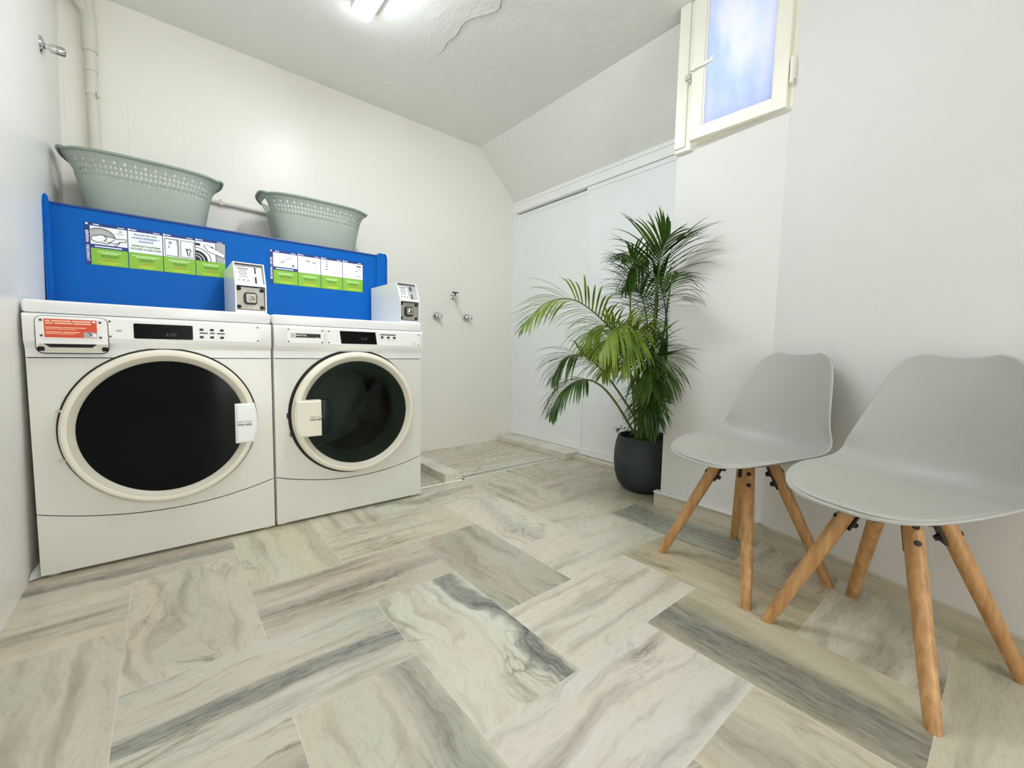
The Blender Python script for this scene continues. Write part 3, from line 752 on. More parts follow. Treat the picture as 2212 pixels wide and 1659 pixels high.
        for (z, xs, h) in ((.8640, ((.053, .064), (.067, .111), (.114, .158)), .0045), (.8565, ((.053, .070), (.073, .115), (.118, .158)), .0045), (.8435, ((.053, .092), (.094, .118), (.120, .146)), .0030), (.8385, ((.053, .078), (.080, .122)), .0022), (.8285, ((.053, .090), (.092, .130)), .0030), (.8235, ((.053, .082), (.084, .118)), .0022)):
            for a, b in xs: box(bm, (a, y - .0003, z), (b, y, z + h), mat=1)
        box(bm, (.162, y - .0003, .864), (.169, y, .8695), mat=2)
        box(bm, (.140, y - .0003, .8135), (.172, y, .832), mat=3)
        prism(bm, [(.158, .8150), (.171, .8165), (.170, .8265), (.163, .8285), (.157, .823)], y - .0005, y - .0003, 'Y', mat=2)
        prism(bm, [(.150, .8300), (.153, .8310), (.163, .8190), (.160, .8180)], y - .0006, y - .0004, 'Y', mat=4)
        obj('orange_label', bm, [M_ORANGE, M_PEACH, M_WHITE, M_GREYP, M_METALD], dw, label='orange label with pale lines of print')
        for x, z in ((.043, .868), (.180, .866), (.043, .818), (.180, .815)):
            bm = bmesh.new(); lathe(bm, [(0, .002), (.0025, .002), (.004, .0), (.004, -.001)], (x, F - .0065, z), '-Y', n=14); obj('screw', bm, M_SCREW, dw, smooth=40)
        for x in (.040, .190):
            bm = bmesh.new(); box(bm, (x - .008, F - .0042, .768), (x + .008, F - .003, .782), bev=.003); obj('corner_gap', bm, M_HOLE, dw)
    else:
        bp = plate('badge_plate', .052, .814, .148, .064)
        plate('badge', .068, .8385, .120, .0175, bp, M_INK, .0018, r=.001)
        plate('badge_emblem', .0695, .8395, .0165, .0155, bp, M_WHITE, .0022, r=.003)
        text_front('badge_emblem', 'G', .012, .0778, F - .0026, .8473, M_INK, bp, bold=True)
        text_front('badge_lettering', 'MAYTAG', .0105, .109, F - .0022, .8478, M_WHITE, bp, bold=True)
        plate('badge_small_print', .168, .8395, .014, .002, bp, M_GREYP, .0022, r=.0005)
        for x, z in ((.058, .872), (.195, .871), (.058, .820), (.195, .819)): screw(bp, x, z)
        pl = plate('display_plate', .216, .813, .466, .066)
        bm = bmesh.new(); prism(bm, [(.272, .875), (.441, .875), (.449, .8165), (.279, .8165)], F - .0022, F - .001, 'Y'); obj('display_window', bm, M_BLACK, pl)
        text_front('display_digits', '3:00', .017, .385, F - .0026, .842, M_DIM, pl, sx=1.1)
        text_front('display_digits', '---', .006, .362, F - .0026, .858, M_DIM, pl)
        plate('button_legend', .467, .863, .078, .0045, pl, M_INK, .0016, r=.0005)
        for bx in (.475, .507, .538): plate('button', bx - .0062, .848, .0125, .0095, pl, M_BTN, .003, r=.0025)
        for bx in (.475, .507, .538): plate('button_caption', bx - .010, .8425, .020, .0022, pl, M_GREYP, .0015, r=.0005)
        bm = bmesh.new(); lathe(bm, [(.0065, .0012), (.0075, .0018), (.0085, .0012)], (.645, F - .001, .826), '-Y', n=20); obj('ring_mark', bm, M_GREYP, pl)
        for x, z in ((.224, .871), (.224, .820), (.672, .872), (.672, .819)): screw(pl, x, z)
    return t
make_machine(-.350, True)
make_machine(.354, False)

# ------------------------------------------------------------------ blue back panel with its stickers
bp = thing('blue_service_panel', 'long blue metal panel standing behind and above the two laundry machines', 'panel', (.35, 2.5, .936))
def L_(x, y, z): return (x - .35, y - 2.5, z - .936)
bm = bmesh.new()
box(bm, L_(-.332, 2.5, .936), L_(.985, 2.512, 1.350))
prism(bm, [(-.682, 0), (-.697, -.045), (-.697, .01), (-.682, .012)], 0, .414, 'Z')
prism(bm, [(.635, 0), (.697, -.012), (.697, .01), (.635, .012)], 0, .414, 'Z')
prism(bm, [(-.682, .0), (-.682, .414), (-.684, .428), (-.689, .436), (-.694, .434), (-.698, .424), (-.6985, .0)], -.046, -.040, 'Y')
prism(bm, [(.635, .0), (.640, .416), (.652, .427), (.668, .431), (.684, .424), (.694, .408), (.697, .385), (.697, .0)], -.014, -.008, 'Y')
obj('panel_face', bm, M_BLUE, bp)
bm = bmesh.new(); box(bm, L_(-.346, 2.496, 1.3445), L_(1.046, 2.856, 1.3545), bev=.003); obj('panel_shelf', bm, simple('navy_enamel', (12, 62, 138), .35, var=.04), bp)
for sx, yf in ((-.3515, 2.446), (1.0465, 2.478)):
    pr = [(2.856, .936), (yf, .936), (yf, 1.330)] + [(yf + .045 - .045 * cos(a), 1.330 + .042 * sin(a)) for a in [i * pi / 16 for i in range(1, 9)]] + [(2.82, 1.372), (2.856, 1.33)]
    bm = bmesh.new(); prism(bm, [(y - 2.5, z - .936) for y, z in pr], sx - .35, sx - .35 + .005, 'X'); obj('end_cap', bm, M_BLUE, bp)
    bm = bmesh.new(); box(bm, L_(sx, 2.78, .0), L_(sx + .005, 2.856, .936)); obj('support_leg', bm, M_BLUE, bp)
    for z in (1.335, 1.02):
        bm = bmesh.new(); cyl(bm, L_(sx - .002, yf + .02, z), L_(sx + .007, yf + .02, z), .004, n=10)
        obj('rivet', bm, M_SCREW, bp)

def sticker(x0, kind):
    Wd, Hh = .485, .173; z0 = 1.123; y = -.001
    ox = x0 - .35; oz = z0 - .936
    bm = bmesh.new(); prism(bm, rrect(ox + Wd / 2, oz + Hh / 2, Wd, Hh, .002, 2), -.0010, .0, 'Y')
    st = obj('instruction_sticker', bm, M_NAVY, bp)
    bw, n = .018, 4
    pw = (Wd - bw) / n
    pr = bmesh.new(); mats = [M_WHITE, M_GREEN, M_PALEG, M_DGREEN, M_OCHRE, M_YELL, M_GREYP, M_INK, M_NAVY]
    yy = -.0014
    def b(x, z, w, h, m, k=0): box(pr, (ox + x, yy - .0003 * k, oz + z), (ox + x + w, yy - .0003 * k + .0003, oz + z + h), mat=m)
    gh = .070 if kind == 'wash' else .072
    rnd = random.Random(3 if kind == 'wash' else 4)
    for i in range(n):
        px = bw + i * pw; w = pw - .003
        last = .004 if i == 0 else 0
        gz = gh - .004 * (i == 3)
        if i == 0: b(px, gh + .0, w, .016, 8); b(px + .012, gh + .005, w - .03, .005, 0, 1)
        zt = gh + (.016 if i == 0 else .001)
        b(px, zt, w, Hh - .013 - zt, 0)
        b(px, .001, w, gh - .001, 1)
        # rows of print: pale, dark green, ochre, yellow
        rows = ((.056, 2, .7), (.050, 2, .5), (.041, 3, .5), (.035, 3, .42), (.027, 4, .48), (.021, 4, .4), (.013, 5, .6), (.007, 5, .45))
        for z, m_, f in rows:
            f = f * (.8 + .4 * rnd.random()); x = px + w * .5 * (1 - f)
            while x < px + w * .5 * (1 + f):
                ww = .005 + .010 * rnd.random(); b(x, z, min(ww, px + w * .5 * (1 + f) - x), .0032, m_, 1); x += ww + .0018
        b(px + .010, Hh - .0085, .018, .004, 0); b(px + w - .030, Hh - .009, .022, .003, 0)
        lathe(pr, [(0, .0004), (.0042, .0004)], (ox + px + (.0045 if i else -.009), yy, oz + Hh - .0065), '-Y', n=12, mat=0)
    def poly(pts, m, k=2, px=0, pz=0): prism(pr, [(ox + px + x, oz + pz + z) for x, z in pts], yy - .0003 * k, yy - .0003 * k + .0003, 'Y', mat=m)
    def line(pts, px, pz, r=.0011, m=7):
        for (xa, za), (xb, zb) in zip(pts, pts[1:]):
            d = sqrt((xb - xa) ** 2 + (zb - za) ** 2) or 1; nx, nz = -(zb - za) / d * r, (xb - xa) / d * r
            poly([(xa + nx, za + nz), (xb + nx, zb + nz), (xb - nx, zb - nz), (xa - nx, za - nz)], m, 4, px, pz)
    if kind == 'wash':
        px, pz = bw, gh + .016
        # picture 1: hands loading a drum
        poly([(.001 + .03, .034)] + [(.031 + .045 * cos(a), .030 + .037 * sin(a)) for a in [i * pi / 14 for i in range(0, 15)] if .031 + .045 * cos(a) > .001] + [(.001, .034)], 6, 1, px, pz)
        line([(.031 + .045 * cos(a), .030 + .037 * sin(a)) for a in [i * pi / 14 for i in range(0, 12)]], px, pz)
        hand = [(.002, .030), (.016, .034), (.028, .040), (.042, .040), (.050, .034), (.062, .036), (.078, .030), (.110, .034), (.110, .022), (.092, .020), (.078, .010), (.060, .012), (.050, .006), (.030, .010), (.018, .008), (.004, .016)]
        poly(hand, 0, 2, px, pz); line(hand + [hand[0]], px, pz)
        line([(.042, .040), (.050, .024), (.040, .018), (.056, .012), (.074, .026)], px, pz); line([(.092, .020), (.080, .002), (.072, .002)], px, pz)
        poly([(.088, .060), (.098, .060), (.098, .067), (.088, .067)], 6, 1, px, pz); b(px + .080, pz + .052, .024, .003, 6, 1)
        # picture 3: drawer front and a hand
        px, pz = bw + 2 * pw, gh
        for x in (.006, .062):
            line([(x, .006), (x, .080), (x + .048, .080), (x + .048, .006), (x, .006)], px, pz, .0009)
        poly([(.006, .080), (.046, .080), (.049, .040), (.049, .006), (.054, .006), (.054, .083), (.006, .083)], 6, 1, px, pz)
        line([(.018, .066), (.028, .068), (.028, .060), (.018, .060)], px, pz, .0012); line([(.020, .050), (.020, .040)], px, pz, .0012)
        line([(.078, .044), (.096, .046), (.100, .038), (.094, .030), (.096, .012)], px, pz, .0012); line([(.084, .042), (.088, .014)], px, pz, .0018); poly([(.078, .044), (.098, .046), (.094, .038), (.084, .036)], 6, 2, px, pz)
        # picture 4: machine front, arm reaching to the buttons
        px, pz = bw + 3 * pw, gh
        poly([(.078, .0), (.112, .0), (.112, .088), (.078, .088)], 6, 1, px, pz)
        poly([(.0, .070), (.018, .069), (.018, .080), (.0, .081)], 7, 1, px, pz); poly([(.050, .063), (.068, .061), (.068, .071), (.050, .073)], 7, 1, px, pz)
        line([(.078, .0), (.078, .088)], px, pz)
        for r1, m_ in ((.060, 7), (.057, 0), (.046, 7), (.034, 0), (.031, 7), (.022, 0), (.019, 7)):
            poly([(0, .001)] + [(r1 * sin(a), .001 + r1 * cos(a)) for a in [i * pi / 20 for i in range(0, 11)]], m_, 2 + .2 * (.062 - r1) * 60, px, pz)
        arm = [(.030, .072), (.040, .060), (.046, .050), (.056, .044), (.070, .040), (.112, .024), (.112, .042), (.078, .060), (.062, .066), (.044, .078)]
        poly(arm, 0, 6, px, pz)
        yy2 = yy; yy = yy - .0008; line(arm + [arm[0]], px, pz, .0009); yy = yy2
    else:
        px, pz = bw, gh + .016
        line([(.030, .030), (.060, .044), (.086, .060), (.080, .048), (.040, .024)], px, pz, .0009, 6); line([(.034, .022), (.048, .030)], px, pz, .0012, 7)
        poly([(.090, .010), (.098, .010), (.098, .018), (.090, .018)], 7, 1, px, pz); b(px + .078, pz + .004, .030, .002, 6, 1)
        px, pz = bw + pw, gh
        poly([(.040, .062), (.060, .058), (.062, .066), (.050, .072), (.042, .070)], 6, 1, px, pz); poly([(.072, .056), (.090, .056), (.090, .064), (.072, .066)], 6, 1, px, pz)
        line([(.036, .070), (.050, .078), (.100, .070)], px, pz, .0006, 6); line([(.085, .008), (.085, .034), (.100, .034)], px, pz, .0006, 6)
        px = bw + 2 * pw
        for k in range(4):
            lathe(pr, [(0, .0006), (.0032, .0006)], (ox + px + .030, yy, oz + gh + .078 - .014 * k), '-Y', n=12, mat=7)
        for k in range(6): line([(.046, .072 - .012 * k), (.096, .070 - .012 * k)], px, gh, .0006, 6)
        px = bw + 3 * pw
        poly([(.070, .078), (.108, .076), (.100, .070), (.086, .070)], 7, 1, px, gh)
        line([(.068, .062), (.106, .058)], px, gh, .0008, 6); line([(.076, .048), (.090, .056), (.104, .050)], px, gh, .0009, 6); poly([(.074, .042), (.079, .042), (.079, .048), (.074, .048)], 7, 1, px, gh); line([(.070, .018), (.106, .016)], px, gh, .0018, 6)
    bmesh.ops.recalc_face_normals(pr, faces=pr.faces)
    obj('sticker_print', pr, mats, st)
    word = ('LAVADORA \u00b7 WASHER' if kind == 'wash' else 'SECADORA \u00b7 DRYER')
    me = text_mesh(word, .0135, bold=True, sx=.92)
    obj('sticker_lettering', me, M_WHITE, st, loc=(ox + .0095, -.0016, oz + .078), rot=(pi / 2, -pi / 2, 0))
    if kind == 'wash':
        px = ox + bw + 1.5 * pw
        for s_, z, m_ in (('INCLUIDO EN CADA', .148, M_INKB), ('LAVADO DETERGENTE Y', .134, M_INKB), ('SUAVIZANTE', .120, M_INKB), ('DETERGENT & SOFTENER', .100, M_DGREEN), ('INCLUDED IN EVERY WASH', .087, M_DGREEN)):
            text_front('sticker_lettering', s_, .0098, px, -.0020, oz + z, m_, st, bold=True, sx=.84)
    return st
sticker(-.243, 'wash')
sticker(.428, 'dry')

# ------------------------------------------------------------------ coin boxes on the machine tops
def coin_box(x0, label, ring_slot):
    t = thing('coin_box', label, 'coin box', (x0, 2.075, .935), group=None)
    w = .113
    bm = bmesh.new()
    side = [(0, 0), (0, .118), (.047, .214), (.398, .214), (.398, 0)]
    prism(bm, side, 0, .0045, 'X'); prism(bm, side, w - .0045, w, 'X')
    box(bm, (.0045, .047, .2095), (w - .0045, .398, .214))
    box(bm, (.0045, .394, 0), (w - .0045, .398, .2095))
    box(bm, (.0045, 0, 0), (w - .0045, .398, .012))
    prism(bm, [(0, .112), (0, .118), (.003, .124), (.03, .112)], .0045, w - .0045, 'X')
    obj('housing', bm, M_ENAMEL2, t)
    ang = atan2(.047, .096)
    # upper plate, leaning back between the cheeks
    R3 = Matrix.Rotation(-ang, 3, 'X')
    def tilted(name, boxes, mat, par):
        bm = bmesh.new()
        for (xa, za, xb, zb, d) in boxes: box(bm, (xa, -d, za), (xb, 0, zb))
        bmesh.ops.rotate(bm, verts=bm.verts, cent=(0, 0, 0), matrix=R3)
        bmesh.ops.translate(bm, verts=bm.verts, vec=(0, .014, .116))
        return obj(name, bm, mat, par)
    up = tilted('coin_plate', [(.0045, 0, w - .0045, .100, .001)], simple('pale_steel', (192, 196, 194), .4, metal=.3, var=.04), t)
    tilted('instruction_label', [(.009, .005, .060, .088, .0016)], M_WHITE, up)
    tilted('label_print', [(.013, .078, .055, .082, .002), (.020, .070, .048, .073, .002), (.017, .062, .050, .0645, .002), (.018, .054, .050, .0565, .002), (.022, .046, .047, .0485, .002), (.017, .038, .053, .040, .002), (.031, .021, .039, .026, .002)], M_INKB if False else M_SCREW, up)
    tilted('label_seal', [(.014, .018, .024, .028, .002), (.045, .016, .055, .027, .002), (.030, .008, .043, .013, .002)], M_GREYP, up)
    tilted('coin_slot', [(.077, .060, .0815, .090, .0022)] + ([(.072, .066, .075, .084, .0022), (.084, .066, .087, .084, .0022)] if ring_slot else []), M_HOLE, up)
    tilted('return_slot', [(.076, .012, .082, .042, .0022)], M_HOLE, up)
    bm = bmesh.new(); box(bm, (.006, .018, .016), (w - .006, .022, .108)); lp = obj('lock_plate', bm, M_METAL, t)
    bm = bmesh.new(); prism(bm, rrect(.056, .061, .048, .050, .012, 4), .006, .018, 'Y'); obj('lock_surround', bm, M_METALD, lp, smooth=40)
    bm = bmesh.new(); prism(bm, rrect(.057, .062, .036, .036, .006, 4), -.001, .004, 'Y'); obj('lock_body', bm, M_METAL, lp, smooth=40, label='bright steel lock body')
    bm = bmesh.new(); lathe(bm, [(0, .004), (.009, .004), (.012, .002), (.012, 0)], (.058, -.001, .063), '-Y', n=20); obj('lock_cylinder', bm, M_CHROME, lp, smooth=40)
    bm = bmesh.new(); box(bm, (.0565, -.0058, .057), (.0595, -.0045, .069)); obj('keyhole', bm, M_HOLE, lp)
    for x, z in ((.015, .100), (w - .015, .098), (.015, .026), (w - .015, .026)):
        bm = bmesh.new(); lathe(bm, [(0, .007), (.004, .008), (.008, .005), (.008, 0)], (x, .018, z), '-Y', n=16); obj('bolt', bm, M_METALD, lp, smooth=40)
    return t
coin_box(.229, 'white coin box standing on the washing machine top, between the two stickers', False)
coin_box(.950, 'white coin box standing on the tumble dryer top, at the right end', True)

# ------------------------------------------------------------------ baskets
def make_basket():
    t = thing('laundry_basket', 'b', 'laundry basket')
    NC, NR = 168, 25
    Hh = .247
    def dims(v):
        f = v ** 1.15
        a = .212 + .042 * f; b_ = .128 + .034 * f
        fl = max(0, (v - .72) / .28)
        a += .022 * fl ** 1.6; b_ += .010 * fl ** 1.6
        return a, b_
    tab = [0.0]; M_ = 1440; pv = None
    for k in range(M_ + 1):
        th = 2 * pi * k / M_; c, s = cos(th), sin(th)
        p_ = (.245 * math.copysign(abs(c) ** .62, c), .155 * math.copysign(abs(s) ** .62, s))
        if pv: tab.append(tab[-1] + math.hypot(p_[0] - pv[0], p_[1] - pv[1]))
        pv = p_
    import bisect
    def th_at(f_):
        g_ = (f_ % 1.0) * tab[-1]; k = max(1, bisect.bisect_left(tab, g_)); return 2 * pi * (k - 1 + (g_ - tab[k - 1]) / max(1e-9, tab[k] - tab[k - 1])) / M_
    def pt(i, v):
        th = th_at((i // 2 + (0.60 if i % 2 else 0)) / (NC / 2))
        a, b_ = dims(v); e = .62
        c, s = cos(th), sin(th)
        x = a * math.copysign(abs(c) ** e, c); y = b_ * math.copysign(abs(s) ** e, s)
        end = max(0, (abs(c) - .90) / .10) ** .8           # end walls flare into the handles
        z = v * Hh + .016 * end * max(0, (v - .55) / .45)
        x += math.copysign(.012 * end * max(0, (v - .5) / .5), c)
        # long rim bows gently
        z += .006 * (1 - abs(s)) * v * 0
        return Vector((x, y, z)), c, s
    bm = bmesh.new(); uvl = bm.loops.layers.uv.new('knit')
    rings = []
    vs_ = [j / NR for j in range(NR + 1)]
    for v in vs_:
        rings.append([bm.verts.new(pt(i, v)[0]) for i in range(NC)])
    per = 1.3 / NC
    for j in range(NR):
        for i in range(NC):
            c, s = pt(i, .9)[1:]
            end = abs(c) > .93
            row = j
            hole = False
            if end and abs(s) < .17 and 17 <= row <= 21: hole = True             # grip opening
            elif not end and i % 2 == 1:
                if row in (15, 17, 19) and abs(c) < .9: hole = True
                elif row == 21 and (i // 2) % 2 == 0 and abs(c) < .9: hole = True
            if hole: continue
            k = (i + 1) % NC
            f = bm.faces.new([rings[j][i], rings[j][k], rings[j + 1][k], rings[j + 1][i]])
            for lp, (ii, jj) in zip(f.loops, ((i, j), (i + 1, j), (i + 1, j + 1), (i, j + 1))):
                lp[uvl].uv = (ii * .0077, jj * .0099)
    obj_bm = bm
    wall = obj('basket_wall', obj_bm, M_KNIT, t, smooth=True)
    sm = wall.modifiers.new('thick', 'SOLIDIFY'); sm.thickness = .0035; sm.offset = -1
    bm = bmesh.new()
    tube(bm, [pt(i, 1.0)[0] + Vector((0, 0, -.003)) for i in range(0, NC, 2)], .0068, n=10, closed=True)
    obj('rim', bm, M_KNIT, t, smooth=True)
    bm = bmesh.new()
    fs = [bm.verts.new(pt(i, 0)[0] + Vector((0, 0, .002))) for i in range(NC)]; bm.faces.new(fs)
    bb = obj('basket_base', bm, M_KNIT, t)
    sm = bb.modifiers.new('thick', 'SOLIDIFY'); sm.thickness = .003
    return t
def dup(root, **kw):
    r = root.copy(); COL.objects.link(r)
    for ch in list(root.children):
        c = ch.copy(); COL.objects.link(c); c.parent = r
        for g in ch.children:
            d = g.copy(); COL.objects.link(d); d.parent = c
    for k, v in kw.items():
        if k == 'loc': r.location = v
        elif k == 'rz': r.rotation_euler = (0, 0, v)
        else: r[k] = v
    return r
b1 = make_basket(); b1.location = (-.036, 2.690, 1.3557); b1['label'] = 'sage green knit-pattern laundry basket on the left end of the blue panel'; b1['group'] = 'laundry baskets on the blue panel'
dup(b1, loc=(.700, 2.690, 1.3557), label='sage green knit-pattern laundry basket at right, above the tumble dryer')

# ------------------------------------------------------------------ fittings on the walls
t = thing('water_pipe', 'thin white horizontal pipe on the tiled wall behind the baskets', 'pipe', (.2, 2.9095, 1.588))
bm = bmesh.new(); cyl(bm, (-.38, 0, .012), (.55, 0, -.010), .012, n=16); obj('pipe_run', bm, M_PIPE, t, smooth=40)
bm = bmesh.new(); box(bm, (.06, -.014, -.014), (.075, .014, .020), bev=.003); obj('pipe_clip', bm, M_PIPE, t)
t = thing('drain_pipe', 'vertical cream painted pipe running up the tiled wall near the left corner', 'pipe', (-.225, 2.892, 0))
bm = bmesh.new(); cyl(bm, (0, 0, .0), (0, 0, 2.44), .022, n=24); obj('pipe_run', bm, M_PIPE, t, smooth=40)
bm = bmesh.new(); cyl(bm, (0, 0, 2.16), (0, 0, 2.33), .027, n=24); cyl(bm, (0, 0, 2.07), (0, 0, 2.085), .025, n=24); obj('pipe_coupling', bm, M_PIPE, t, smooth=40)
bm = bmesh.new(); cyl(bm, (0, 0, 2.31), (-.06, -.01, 2.43), .020, .022, n=20); obj('pipe_branch', bm, M_PIPE, t, smooth=40)
bm = bmesh.new(); cyl(bm, (0, -.001, 1.965), (0, -.001, 1.985), .0245, n=24); box(bm, (.018, -.03, 1.952), (.026, -.02, 1.982)); obj('pipe_clamp', bm, M_PIPE, t, smooth=40)

def valve(x, z, label):
    t = thing('stopcock', label, 'valve', (x, 2.92, z))
    bm = bmesh.new(); lathe(bm, [(0, 0), (.034, 0), (.033, .008), (.026, .020), (.017, .028), (.014, .030), (0, .030)], (0, 0, 0), '-Y', n=40); obj('cover_plate', bm, M_CHROME, t, smooth=50)
    bm = bmesh.new(); lathe(bm, [(0, .030), (.013, .030), (.013, .052), (.017, .054), (.017, .062), (0, .062)], (0, 0, 0), '-Y', n=28)
    box(bm, (-.006, -.074, -.018), (.006, -.062, .018), bev=.002); obj('valve_knob', bm, M_CHROME, t, smooth=40)
valve(1.640, 1.055, 'round chrome stopcock on the tiled wall, nearer the dryer')
valve(1.918, 1.060, 'round chrome stopcock on the tiled wall, nearer the cupboard doors')
t = thing('wall_tap', 'small chrome hose tap on the tiled wall above the two stopcocks', 'tap', (1.782, 2.92, 1.216))
bm = bmesh.new(); lathe(bm, [(0, 0), (.022, 0), (.020, .006), (.010, .010), (.009, .055), (0, .055)], (0, 0, 0), '-Y', n=28); obj('tap_body', bm, M_CHROME, t, smooth=40)
bm = bmesh.new(); tube(bm, [(0, -.045, .0), (0, -.062, -.004), (0, -.070, -.020), (0, -.070, -.040)], [.009, .009, .008, .007], n=14); cyl(bm, (0, -.070, -.036), (0, -.070, -.050), .0105, n=18); obj('spout', bm, M_CHROME, t, smooth=40)
bm = bmesh.new(); cyl(bm, (0, -.040, .005), (0, -.040, .030), .006, n=14); box(bm, (-.028, -.047, .028), (.028, -.033, .037), bev=.004); obj('tap_lever', bm, M_METALD, t, smooth=40)

t = thing('shower_outlet', 'chrome pipe stub with round wall plate high on the left wall', 'shower arm', (-.3385, 2.53, 1.955))
bm = bmesh.new(); lathe(bm, [(0, 0), (.033, 0), (.031, .008), (.020, .014), (.012, .016), (0, .016)], (0, 0, 0), 'X', n=36); obj('wall_plate', bm, M_CHROME, t, smooth=50)
bm = bmesh.new(); cyl(bm, (.010, 0, 0), (.030, 0, -.001), .0095, n=20); obj('arm', bm, M_CHROME, t, smooth=40)
bm = bmesh.new(); lathe(bm, [(.0095, .026), (.016, .028), (.017, .032), (.017, .066), (.015, .070), (.010, .070), (.010, .060), (0, .060)], (0, 0, -.002), 'X', n=32); obj('coupling', bm, M_CHROME, t, smooth=40)

t = thing('floor_drain', 'long slotted steel floor drain across the shower entrance', 'floor drain', (1.39, 2.137, 0))
bm = bmesh.new(); Ld, Wd = .862, .078
box(bm, (0, 0, 0), (Ld, .012, .004)); box(bm, (0, Wd - .012, 0), (Ld, Wd, .004)); box(bm, (0, 0, 0), (.01, Wd, .004)); box(bm, (Ld - .01, 0, 0), (Ld, Wd, .004))
for k in range(36):
    x = .016 + k * .0233; box(bm, (x, .008, .0024), (x + .0118, Wd - .008, .0040))
obj('drain_grate', bm, M_DRAIN, t)
bm = bmesh.new(); box(bm, (.004, .004, .0002), (Ld - .004, Wd - .004, .0012)); obj('drain_channel', bm, M_HOLE, t)

bm = bmesh.new()
v = [bm.verts.new(p) for p in ((-.372, 2.02, .012), (-.345, 2.06, .002), (-.352, 2.10, .05), (-.37, 2.03, .03))]
bm.faces.new([v[0], v[1], v[2], v[3]]); bmesh.ops.solidify(bm, geom=bm.faces[:], thickness=.0012)
obj('paper_scrap', bm, M_WHITE, label='small white crumpled scrap on the floor by the left wall', cat='scrap')

# ------------------------------------------------------------------ chairs
def shell_rows():
    rows = []
    W = .2265
    for k in range(0, 10):
        a = radians(5 + 85 * k / 9)
        d = .012 + .248 * cos(a); w = W * sin(a) ** .66
        z = .431 - .008 * sin(a)
        rows.append((d, z, w, Vector((0, 0, 1)), .056 * sin(a) ** 2))
    spec = [(-.040, .4235, .2265, .03, .058), (-.085, .4265, .225, .10, .060), (-.125, .4360, .222, .28, .063), (-.160, .456, .217, .55, .068), (-.182, .486, .214, .8, .072),
            (-.196, .525, .205, .93, .076), (-.207, .575, .194, .98, .072), (-.217, .630, .182, 1, .062), (-.227, .685, .169, 1, .050), (-.236, .733, .156, 1, .038),
            (-.242, .768, .142, 1, .028), (-.246, .790, .124, 1, .020), (-.248, .802, .102, 1, .012), (-.249, .808, .074, 1, .006)]
    for d, z, w, f, s in spec:
        rows.append((d, z, w, Vector((f, 0, sqrt(max(0, 1 - f * f)))), s))
    return rows
def shell_pt(row, u, top=0.0):
    d, z, w, nrm, s = row
    q = abs(u) ** 2.6
    return Vector((d, 0, z)) + Vector((0, u * w, 0)) + nrm * s * q + Vector((0, 0, top * u * u))
